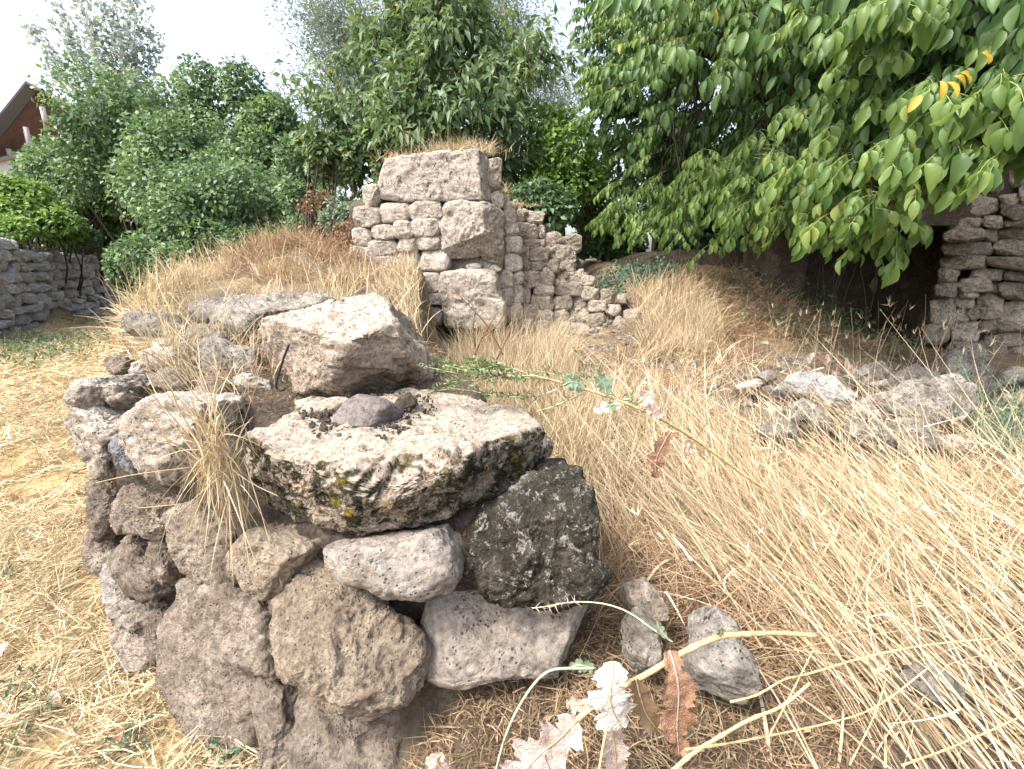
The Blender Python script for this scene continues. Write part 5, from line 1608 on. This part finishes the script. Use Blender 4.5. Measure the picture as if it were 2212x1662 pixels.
def compound(p, d, size, deep):
    d = nrm(d)
    ln = .24 * size
    q = smooth_path([p, p + d * ln * .5 + [0, 0, -.01], p + d * ln * .95 + [0, 0, -.30 * ln]], 7)
    rach[deep].add(*tube(q, np.linspace(.0026, .0014, 7) * size, 4, False))
    sd = nrm(np.cross(d, [0, 0, 1.0]))
    dn = np.array([0, 0, -1.0])
    for f, s in ((.34, 1), (.34, -1), (.62, 1), (.62, -1), (.86, 1), (.86, -1), (1, 0)):
        x = f * 6
        i = min(int(x), 5)
        pt = q[i] + (q[i + 1] - q[i]) * (x - i)
        t_ = nrm(q[min(i + 1, 6)] - q[i])
        g = R.uniform(.4, 1.2)
        dd = nrm(sd * s * R.uniform(.5, .95) + t_ * R.uniform(.3, .6) + dn * g) if s else nrm(t_ + dn * g * .7)
        nr = nrm(np.array([0, -.25, .85]) + sd * s * .35 + R.normal(size=3) * .28)
        L_pos.append(pt)
        L_dir.append(dd)
        L_nor.append(nr)
        k = (.68 + .4 * f) * R.uniform(.62, 1.2) * size
        L_len.append(.100 * k)
        L_wid.append(.053 * k * R.uniform(.85, 1.15))
        L_tag.append(deep)


twig_mb = {0: MB(), 1: MB()}


def spray(tip, inward, n, size, deep):
    st = tip + inward * R.uniform(.25, .45)
    q = smooth_path([st, (st + tip) / 2 + [0, 0, .05], tip], 7)
    twig_mb[deep].add(*tube(q, np.linspace(.007, .003, 7), 5))
    for k in range(n):
        f = 1 - .75 * k / max(1, n)
        x = f * 6
        i = min(int(x), 5)
        p = q[i] + (q[i + 1] - q[i]) * (x - i)
        a = R.uniform(0, 2 * math.pi)
        d = -nrm(inward) * .7 + np.array([math.cos(a), math.sin(a) * .7 - .25, R.uniform(-.25, .35)]) * .9
        compound(p, d, size * R.uniform(.85, 1.12), deep)
    return st


WPOLY = np.array([(1225, -160), (1245, 60), (1270, 180), (1235, 300), (1275, 440), (1310, 530), (1480, 545), (1560, 520), (1700, 500), (1760, 540), (1880, 560), (1960, 480), (1980, 420), (2080, 360), (2330, 350), (2330, -160)])
lit = [(1560, 20), (1640, 60), (1700, 90), (1780, 85), (1850, 130), (1900, 40), (1960, 5), (1330, 40), (1420, 55), (1380, 120), (1300, 80), (1480, 90), (2205, 110), (2180, 220), (2090, 230), (2000, 215), (1900, 215), (1830, 250),
       (1760, 330), (1850, 270), (1940, 310), (2100, 290), (2185, 300), (2130, 360), (1700, 390), (1780, 385), (1620, 370), (1560, 350), (1500, 370), (1450, 410), (1400, 390), (1340, 430), (1300, 470), (1550, 430), (1640, 420),
       (1720, 440), (1800, 440), (1880, 430), (1785, 500), (1850, 505), (1910, 455), (1700, 480), (1520, 525), (1400, 480), (1350, 500), (1460, 490), (1260, 250), (1290, 320), (1330, 200), (1280, 150), (1740, 500),
       (1660, 330), (1730, 250), (1820, 330), (1900, 340), (1960, 380), (2050, 330), (2210, 370), (1600, 480), (1870, 470), (1580, 130), (1500, 20), (1730, 30), (1840, 60), (2030, 270), (2150, 170)]
limbs_w = []
lit = lit + [(a + R.uniform(-45, 45), b + R.uniform(-40, 25)) for a, b in lit if a < 1680 for _ in range(4)] + [(a + R.uniform(-40, 40), b + R.uniform(-35, 20)) for a, b in lit if a >= 1680 for _ in range(2)]
for px, py in lit:
    if sdist(np.array([px]), np.array([py]), WPOLY)[0] < 0: continue
    y = wdepth(px) * R.uniform(.95, 1.1)
    tip = P(px + R.uniform(-12, 12), py + R.uniform(-10, 10), y)
    inw = nrm(crown0 + [0, 0, 1.0] - tip)
    limbs_w.append(spray(tip, inw, 4 if px > 1650 else 5, 1.0, 0))
n_deep = 0
DPOLY = np.array([(1225, -160), (1245, 60), (1270, 180), (1235, 300), (1275, 420), (1310, 500), (1480, 500), (1560, 470), (1700, 440), (1860, 420), (1900, 330), (1980, 310), (2330, 290), (2330, -160)])
while n_deep < 1350:
    px, py = R.uniform(1225, 2330), R.uniform(-160, 570)
    if sdist(np.array([px]), np.array([py]), DPOLY)[0] < 4: continue
    dark_gap = (abs(px - 1520) < 170 and abs(py - 270 + (px - 1520) * .25) < 110) 
    y = wdepth(px) * R.uniform(1.05, 1.7 if py > 0 else 2.2)
    if dark_gap: y = wdepth(px) * R.uniform(1.6, 2.6)
    y = min(y, 9.5)
    if py > 430 and y > 6.4 and px > 1500: continue
    tip = P(px, py, y)
    inw = nrm(crown0 + [0, 0, 1.2] - tip + R.normal(size=3) * .6)
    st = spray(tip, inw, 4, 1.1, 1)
    if n_deep % 14 == 0: limbs_w.append(st)
    n_deep += 1
# the crown above and beyond the frame, which shades the branches below
k = 0
while k < 620:
    tip = np.array([R.uniform(1.2, 9), R.uniform(2.6, 11), R.uniform(3.2, 6.6)])
    u = (tip - [4.8, 6.8, 3.6]) / [4.2, 4.6, 3.2]
    if u @ u > 1: continue
    pq = project(tip[None])[0]
    if 0 < pq[0] < 1225 and pq[1] > -80: continue
    inw = nrm(crown0 - tip + R.normal(size=3) * .6)
    spray(tip, inw, 4, 1.5, 1)
    k += 1
# limbs
hub = [crown0 + [-1.0, -1.2, .7], crown0 + [-1.6, -3.0, .6], crown0 + [.4, -3.2, .5], crown0 + [-2.2, -1.2, .9], crown0 + [1.0, -2.0, 1.2], crown0 + [-.6, -4.4, .25]]
for h in hub:
    obj('branch', *tube(smooth_path([crown0 + [0, 0, R.uniform(-.6, .5)], (crown0 + h) / 2 + [0, 0, .3], h], 14), np.linspace(.1, .045, 14), 7), M['bark'], wn)
mb = MB()
for st in limbs_w[::4]:
    h = min(hub + [crown0], key=lambda q: np.linalg.norm(q - st))
    ln = np.linalg.norm(st - h)
    m1, m2 = h * .7 + st * .3 + R.normal(size=3) * .1 * ln, h * .3 + st * .7 + R.normal(size=3) * .08 * ln + [0, 0, .08 * ln]
    mb.add(*tube(smooth_path([h, m1, m2, st], 14), np.linspace(.02, .005, 14), 5))
mb.build('side_branch', M['bark'], wn)['kind'] = 'stuff'
for dpt in (0, 1):
    rach[dpt].build('leaf_stalk', M['leafstalk'] if dpt == 0 else M['walnut_shaded'], wn)['kind'] = 'stuff'
    twig_mb[dpt].build('twig', M['bark'], wn)['kind'] = 'stuff'
Lp_, Ld, Ln_, Ll, Lw, Lt = map(np.array, (L_pos, L_dir, L_nor, L_len, L_wid, L_tag))
pq = project(Lp_)
vis = (pq[:, 0] > 0) & (pq[:, 0] < 2212) & (pq[:, 1] > -20) & (pq[:, 1] < 700) & (Lt == 0)
order = np.where(vis)[0][np.argsort(-(Ll / pq[:, 2])[vis])][:300]
single = np.zeros(len(Lp_), bool)
single[order] = True
leafm = []
for k in range(9):
    T = LEAFB[0].copy()
    T[:, 2] *= .4 + .17 * k
    T[:, 2] += .07 * np.sin(T[:, 0] * 9 + k * 2.3) * np.abs(T[:, 1]) * 2
    T[:, 1] += .10 * math.sin(k * 2.1) * T[:, 0] ** 2
    T[:, 1] *= (.82 + .045 * k) * (1 + .13 * np.sin(T[:, 0] * 17 + k * 1.7 + np.sign(T[:, 1])))
    leafm.append(make_mesh('leaf', T, None, LEAFB[1], M['walnut']))
D3, S3, N3 = leaf_frames(Ld, Ln_)
for i in order:
    o = bpy.data.objects.new('leaf', leafm[i % 9])
    C.objects.link(o)
    o.parent = wn
    m = np.eye(4)
    m[:3, 0], m[:3, 1], m[:3, 2], m[:3, 3] = D3[i] * Ll[i], S3[i] * Lw[i], N3[i] * Ll[i], Lp_[i] - wt_base
    o.matrix_local = Matrix(m.tolist())
near = (Lt == 0) & ~single
V, T = leaves(Lp_[near], Ld[near], Ln_[near], Ll[near], Lw[near], LEAFB)
obj('foliage', V, None, T, M['walnut'], wn)['kind'] = 'stuff'
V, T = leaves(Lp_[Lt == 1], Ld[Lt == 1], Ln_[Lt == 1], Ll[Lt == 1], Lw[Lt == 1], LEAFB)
obj('inner_foliage', V, None, T, M['walnut_shaded'], wn)['kind'] = 'stuff'
# a few leaves already yellow
yp = [((1990, 205), (-.5, -.2, -.6)), ((2030, 175), (.1, -.4, -.6)), ((2060, 165), (.7, -.2, -.25)), ((2075, 158), (.9, 0, -.1)), ((2045, 178), (.3, -.5, -.4)), ((1715, 50), (-.2, -.3, -.9)), ((1545, 22), (.2, -.2, -.8)), ((2120, 115), (1, .1, -.05))]
for (px, py), d in yp:
    y = wdepth(px) * .93
    V, T = leaves(np.array([P(px, py, y)]), np.array([d], float), np.array([[0, -.7, .6]]), .085, .045, LEAFB)
    obj('leaf', V, None, T, M['yellow'], wn)['label'] = 'yellow autumn leaf'


# ------------------------------------------------------------------ fallen prickly stalks in the foreground
def lobed(ax, wid, seed, lobes=5, curl=.25, toward=(0, -1, .35), depth=.62, n=40):
    """A withered lobed leaf along the 3-D axis points: an uneven blade with a midrib fold."""
    rr = np.random.default_rng(seed)
    q = smooth_path(ax, n)
    t = nrm(np.gradient(q, axis=0))
    sd = nrm(np.cross(t, np.asarray(toward, float)))
    nn = np.cross(sd, t)
    u = np.linspace(0, 1, n)
    V, k = [], 5
    prof = np.sin(np.pi * np.clip(u * .93 + .05, 0, 1)) ** .55
    for s in (-1, 1):
        ph = rr.uniform(0, 1)
        saw = np.abs(((u * lobes + ph) % 1) - .35) / .65
        lob = 1 - depth * np.clip(saw, 0, 1) ** 1.3 + .10 * np.sin(u * 91 + rr.uniform(0, 6)) + .06 * np.sin(u * 190)
        wv = wid * prof * np.clip(lob, .12, 1.3) * rr.uniform(.85, 1.1)
        for j in range(1, k):
            f = j / (k - 1)
            lift = curl * wv * f ** 2 + .12 * wid * np.sin(u * 13 + s + rr.uniform(0, 3)) * f
            fwd = wv * .25 * f * f
            V.append((s, j, q + sd * (s * wv * f)[:, None] + nn * lift[:, None] + t * fwd[:, None]))
    cols = [v for s, j, v in sorted([x for x in V if x[0] < 0], key=lambda x: -x[1])] + [q] + [v for s, j, v in sorted([x for x in V if x[0] > 0], key=lambda x: x[1])]
    W_ = np.stack(cols, 1)
    sh = W_.shape
    fl = W_.reshape(-1, 3)
    cr_ = (perlin(fl * 55 + seed * 7.1) + .6 * perlin(fl * 120 + seed * 3.3)).reshape(sh[:2])
    W_ = W_ + nn[:, None] * (cr_ * wid * .07)[..., None]
    m = W_.shape[1]
    idx = np.arange(n * m).reshape(n, m)
    Q = np.stack([idx[:-1, :-1], idx[:-1, 1:], idx[1:, 1:], idx[1:, :-1]], -1).reshape(-1, 4)
    return W_.reshape(-1, 3), Q, q, nn


def dead_leaf(px, Ys, wid, seed, mat, parent, lobes=4, label=None, **kw):
    ax = [P(a, b, y) for (a, b), y in zip(px, Ys)]
    V, Q, q, nn = lobed(ax, wid, seed, lobes, **kw)
    o = obj('leaf', V, Q, None, M[mat], parent)
    if label: o['label'] = label
    obj('midrib', *tube(q + nn * .002, np.linspace(.0022, .0008, len(q)), 5), M['stalk'] if mat != 'deadleaf' else M['pinkleaf'], o)
    return o


ps0 = P(*Z7([(1420, 440)])[0], .98)
ps = thing('thistle_stalk', ps0, 'straw coloured prickly stalk with withered lobed leaves lying across the bottom foreground', 'plant stalk')
st = Z7([(1430, 440), (1300, 428), (1180, 432), (1080, 436), (1000, 462), (900, 512), (800, 575), (700, 630), (600, 690), (520, 755), (460, 820), (380, 880), (320, 930), (240, 1000)])
ys = np.interp(np.arange(len(st)), [0, 3, 8, 13], [1.0, .93, .80, .70])
q = smooth_path([P(a, b, y) for (a, b), y in zip(st, ys)], 60)
obj('stem', *tube(q, np.interp(np.arange(60), [0, 25, 60], [.0052, .0068, .0052]) * (1 + .16 * (np.arange(60) % 11 == 4) + R.uniform(-.05, .05, 60)), 8), M['stalk'], ps)
tb_ = MB()
for i in range(150):
    k = R.integers(2, 58)
    d = nrm(R.normal(size=3))
    tb_.add(*tube([q[k], q[k] + d * R.uniform(.008, .012)], [.0007, .0002], 3, False))
tb_.build('prickles', M['stalk'], ps)['kind'] = 'stuff'
dead_leaf(Z7([(868, 495), (890, 560), (905, 640), (900, 720), (895, 790), (905, 890)]), [.86, .83, .82, .815, .81, .80], .05, 1, 'deadleaf', ps, 3, 'red brown hanging dead leaf', depth=.55, curl=.15)
dead_leaf(Z7([(650, 535), (655, 600), (640, 660), (650, 720), (690, 790)]), [.80, .78, .77, .77, .775], .055, 2, 'paleleaf', ps, 3, 'bleached white curled dead leaf', depth=.6, curl=-.2)
dead_leaf(Z7([(520, 755), (450, 830), (380, 880), (310, 960), (250, 1020)]), [.745, .72, .70, .69, .68], .065, 3, 'pinkleaf', ps, 4, 'pinkish lobed dead leaf at the bottom', depth=.75, curl=.1)
dead_leaf(Z7([(740, 600), (760, 680), (780, 740), (830, 800)]), [.82, .82, .825, .83], .028, 4, 'litter', ps, 3, depth=.5)
dead_leaf(Z7([(650, 760), (655, 820), (665, 890), (670, 960)]), [.80, .80, .80, .80], .032, 5, 'pinkleaf', ps, 3, depth=.4)
dead_leaf(Z7([(560, 690), (520, 700), (480, 690)]), [.8, .8, .81], .022, 6, 'pinkleaf', ps, 3, depth=.5)
dead_leaf(Z7([(1055, 438), (1065, 425), (1060, 410)]), [.92, .915, .91], .012, 7, 'glaucous', ps, 3)
dead_leaf(Z7([(10, 880), (-20, 910), (30, 960)]), [.86, .86, .86], .03, 8, 'pinkleaf', ps, 3)
# thin pale shoot bending down at the bottom
sh0 = Z7([(590, 562), (500, 562), (410, 566), (350, 625), (290, 720), (245, 820), (212, 944), (200, 1000)])
q = smooth_path([P(a, b, y) for (a, b), y in zip(sh0, np.interp(np.arange(8), [0, 7], [.81, .72]))], 40)
obj('shoot', *tube(q, np.linspace(.003, .0022, 40), 6), M['palestem'], ps)
dead_leaf(Z7([(490, 560), (525, 545), (580, 560)]), [.81, .805, .81], .016, 9, 'glaucous', ps, 4, curl=.3)
sh0 = Z7([(880, 462), (800, 410), (720, 350), (640, 320), (560, 310), (480, 312), (420, 326), (350, 335)])
q = smooth_path([P(a, b, y) for (a, b), y in zip(sh0, np.interp(np.arange(8), [0, 7], [.88, 1.0]))], 40)
obj('shoot', *tube(q, np.linspace(.0024, .0014, 40), 6), M['palestem'], ps)
bm_ = MB()
for k in range(26, 40, 2):
    for _ in range(5):
        d = nrm(R.normal(size=3))
        bm_.add(*ribbons(q[k][None], d[None], .018, .003, R.normal(size=(1, 3)) * .2, 2))
bm_.build('bracts', M['pinkleaf'], ps)['kind'] = 'stuff'
dead_leaf(Z7([(860, 445), (835, 420), (820, 385)]), [.88, .88, .88], .01, 10, 'glaucous', ps, 3)
# second stalk at the bottom right
p2 = thing('dry_stalk', P(*Z7([(1850, 570)])[0], .98), 'pair of long dry yellow stalks crossing the lower right corner', 'plant stalk')
for a, ys, r in (([(880, 950), (960, 880), (1060, 820), (1180, 750), (1290, 715), (1400, 620)], (.70, .85), .0042), ([(930, 870), (1080, 850), (1240, 820), (1480, 770), (1650, 720), (1850, 560)], (.76, 1.0), .0026),
                 ([(1100, 690), (1210, 665), (1300, 600), (1380, 590), (1600, 520), (1850, 470), (2100, 450)], (.85, 1.05), .0026), ([(1240, 830), (1320, 680), (1420, 480)], (.8, 1.0), .002), ([(1750, 930), (1950, 860), (2212, 740)], (.75, .95), .0026),
                 ([(1550, 930), (1650, 740), (1690, 600)], (.8, .95), .0018), ([(600, 960), (620, 840), (635, 770)], (.72, .76), .0028)):
    q = smooth_path([P(u, v, y) for (u, v), y in zip(Z7(a), np.linspace(ys[0], ys[1], len(a)))], 30)
    obj('stem', *tube(q, np.linspace(r, r * .8, 30) * (1 + .28 * (np.arange(30) % 7 == 3) + R.uniform(-.08, .08, 30)), 6), M['stalk'], p2)

# the long stalk with green prickly tips lying over the straw
gs = thing('prickly_plant', P(*Z8([(1100, 1120)])[0], 1.75), 'long leaning prickly plant with small green buds on its tips over the dry grass', 'plant')
st = Z8([(1100, 1110), (980, 1030), (860, 940), (760, 870), (680, 820), (600, 775), (520, 740), (460, 715)]) + Z10([(1300, 385), (1060, 320), (900, 285), (760, 235), (640, 180)])
q = smooth_path([P(a, b, y) for (a, b), y in zip(st, np.interp(np.arange(len(st)), [0, 6, 12], [1.75, 1.6, 1.62]))], 70)
obj('stem', *tube(q, np.interp(np.arange(70), [0, 40, 69], [.0075, .006, .002]), 8), M['stalk'], gs)
tw_ = [[(1100, 330), (820, 290), (520, 300), (250, 260), (60, 215), (10, 200)], [(1090, 390), (980, 430), (860, 455), (640, 450), (480, 420), (380, 395), (240, 385), (90, 405)], [(1290, 420), (1160, 480), (1050, 530), (920, 565)],
       [(1550, 450), (1480, 380), (1390, 260), (1300, 190), (1230, 100)], [(1400, 420), (1480, 330), (1380, 320), (1200, 300), (1050, 270), (900, 240)], [(900, 285), (700, 280), (500, 320), (330, 320), (180, 350)], [(760, 235), (560, 215), (380, 160), (380, 150)],
       [(600, 250), (400, 230), (240, 190), (140, 160)], [(1600, 470), (1700, 470), (1720, 465)], [(640, 180), (560, 210), (420, 260), (200, 200)]]
bu = MB()
for k, a in enumerate(tw_):
    yy0 = 1.62 + .05 * math.sin(k * 2)
    q2 = smooth_path([P(u, v, yy0) for u, v in Z10(a)], 40)
    obj('twig', *tube(q2, np.linspace(.0036, .0012, 40), 6), M['palestem'], gs)
    nb = 130 if k in (0, 1, 5, 6, 7, 9) else (70 if k == 4 else 22)
    kk = R.integers(3, 40, nb)
    pt = q2[kk] + R.normal(size=(nb, 3)) * .006
    D = R.normal(size=(nb, 3)) + nrm(q2[-1] - q2[0]) * .7 + [0, 0, .5]
    V, T = leaves(pt, D, R.normal(size=(nb, 3)), R.uniform(.014, .034, nb), R.uniform(.004, .009, nb))
    bu.add(V, None, T)
bu.build('bud', M['greentip'], gs)['kind'] = 'stuff'


def dl10(px, y, wid, seed, mat, lb=None, **kw):
    dead_leaf(Z10(px), [y] * len(px), wid, seed, mat, gs, 3, lb, **kw)


dl10([(1290, 400), (1220, 350), (1130, 300)], 1.58, .03, 11, 'glaucous')
dl10([(1130, 360), (1180, 330), (1250, 340)], 1.56, .028, 12, 'glaucous')
dl10([(1470, 430), (1460, 350), (1400, 290)], 1.58, .03, 13, 'glaucous')
dl10([(1600, 510), (1500, 520), (1370, 560)], 1.57, .022, 14, 'paleleaf', 'bleached dead leaf')
dl10([(1540, 500), (1510, 520), (1480, 510)], 1.56, .02, 15, 'glaucous')
dl10([(1720, 500), (1780, 450), (1820, 400)], 1.6, .035, 16, 'pinkleaf')
dl10([(1760, 540), (1840, 560), (1900, 620)], 1.6, .025, 17, 'pinkleaf')
dl10([(1980, 720), (1930, 800), (1880, 900), (1850, 980), (1870, 1090)], 1.6, .042, 18, 'deadleaf', 'red brown hanging dead leaf', depth=.7, curl=.2)
dl10([(2080, 800), (2110, 850), (2130, 890)], 1.6, .02, 19, 'pinkleaf')
# withered stalk arching over the top of the rubble heap
ws = thing('withered_stalk', P(*Z8([(1230, 560)])[0], 3.7), 'withered stalk with hanging tan leaves arching above the rubble heap', 'dead plant')
q = smooth_path([P(u, v, 3.65) for u, v in Z8([(1225, 580), (1260, 510), (1300, 492), (1370, 497), (1430, 515), (1490, 548)])], 30)
obj('stem', *tube(q, np.linspace(.006, .003, 30), 5), M['greystem'], ws)
for i, (a, wd) in enumerate((([(1310, 495), (1325, 520), (1345, 550)], .035), ([(1345, 500), (1350, 525), (1340, 548)], .035), ([(1385, 505), (1395, 540), (1385, 575)], .045), ([(1430, 518), (1435, 550), (1450, 590)], .045), ([(1465, 535), (1470, 560), (1460, 590)], .04), ([(1290, 494), (1270, 520), (1265, 540)], .03))):
    dead_leaf(Z8(a), [3.62] * 3, wd * .7, 40 + i, 'pinkleaf' if i % 2 else 'deadleaf', ws, 3, depth=.4)
# dark thorny dead stems standing in the straw
td = thing('dead_shrub', Pz(1010, 790, .5), 'bare reddish thorny stems standing in the straw behind the bright boulder', 'dead plant')
for a in ([(1030, 1640), (990, 1560), (940, 1480), (860, 1400), (790, 1320)], [(900, 1640), (930, 1560), (1000, 1450)], [(930, 1560), (1010, 1500), (1050, 1420)], [(900, 1600), (890, 1500), (905, 1430)], [(760, 1640), (720, 1560), (690, 1500)], [(1000, 1660), (1060, 1540), (1080, 1470)]):
    qq = smooth_path([P(u, v, 2.9) for u, v in Z2(a)], 20)
    obj('stem', *tube(qq, np.linspace(.006, .0022, 20), 5), M['rustleaf'], td)
    mb = MB()
    for i in range(3, 20, 2):
        mb.add(*tube([qq[i], qq[i] + nrm(R.normal(size=3)) * .02], [.0014, .0003], 3, False))
    mb.build('thorns', M['rustleaf'], td)['kind'] = 'stuff'
# fallen leaves and clods on the straw lawn
for i, (px, py, sz, mt, lb) in enumerate([(20, 1385, .10, 'pinkleaf', 'pale pinkish dead leaf on the straw lawn at the left edge'), (108, 1495, .07, 'pinkleaf', 'pinkish fallen leaf lying on the straw near the bottom left'), (8, 1072, .08, 'deadleaf', 'red brown fallen leaf on the straw at the left edge'),
                                          (370, 1505, .05, 'paleleaf', 'small pale leaf on the straw close to the wall foot'), (270, 1570, .05, 'deadleaf', 'small brown leaf on the straw near the bottom'), (90, 1322, .05, 'deadleaf', 'small brown leaf above the pinkish fallen leaf')]):
    b = Pz(px, py, .05)
    V, T = leaves(b[None], np.array([[R.normal(), R.normal() * .6, .05]]), np.array([[0, -.2, 1.0]]), sz, sz * .42, LEAFB)
    o = obj('fallen_leaf', V, None, T, M[mt])
    tag(o, lb, 'leaf')
for i, (q, y, lb) in enumerate([([(35, 858), (60, 850), (85, 855), (60, 864)], None, 'small dark clod lying alone on the straw lawn'), ([(205, 708), (218, 704), (220, 712), (207, 714)], None, 'small white stone at the foot of the mound by the lawn')]):
    g = Pz(*centroid(q), .02)
    o = rock('stone', q, g[1], .04, .05, k=3, seed=900 + i, mat=M['mortar'] if i == 0 else M['boulder'])
    tag(o, lb, 'stone')

# small green shoots coming up through the mown straw
gsx = [(110, 1540), (50, 1500), (420, 1560), (300, 1610), (30, 1625), (470, 1640), (20, 1250)]
gl_ = ['small green shoot above the bottom left corner of the mown straw', 'green shoot at the left edge of the straw below the pinkish leaf', 'green shoot touching the foot of the near wall', 'tiny green shoot midway between the bottom left corner and the wall', 'green shoot right in the bottom left corner', 'green shoot at the bottom edge closest to the wall corner', 'single green shoot at the left edge halfway up the straw lawn']
for i, (px, py) in enumerate(gsx):
    b = Pz(px, py, .0)
    o = thing('green_shoot', b, gl_[i], 'weed', 'green shoots in the mown straw')
    n = 34
    Pt = b + R.normal(size=(n, 3)) * [.035, .03, .01] + [0, 0, .03]
    V, T = leaves(Pt, R.normal(size=(n, 3)) + [0, 0, .9], R.normal(size=(n, 3)) * .6 + [0, 0, 1], R.uniform(.015, .045, n), R.uniform(.006, .014, n))
    obj('foliage', V, None, T, M['ivy'] if i % 2 else M['weed'], o, b)['kind'] = 'stuff'
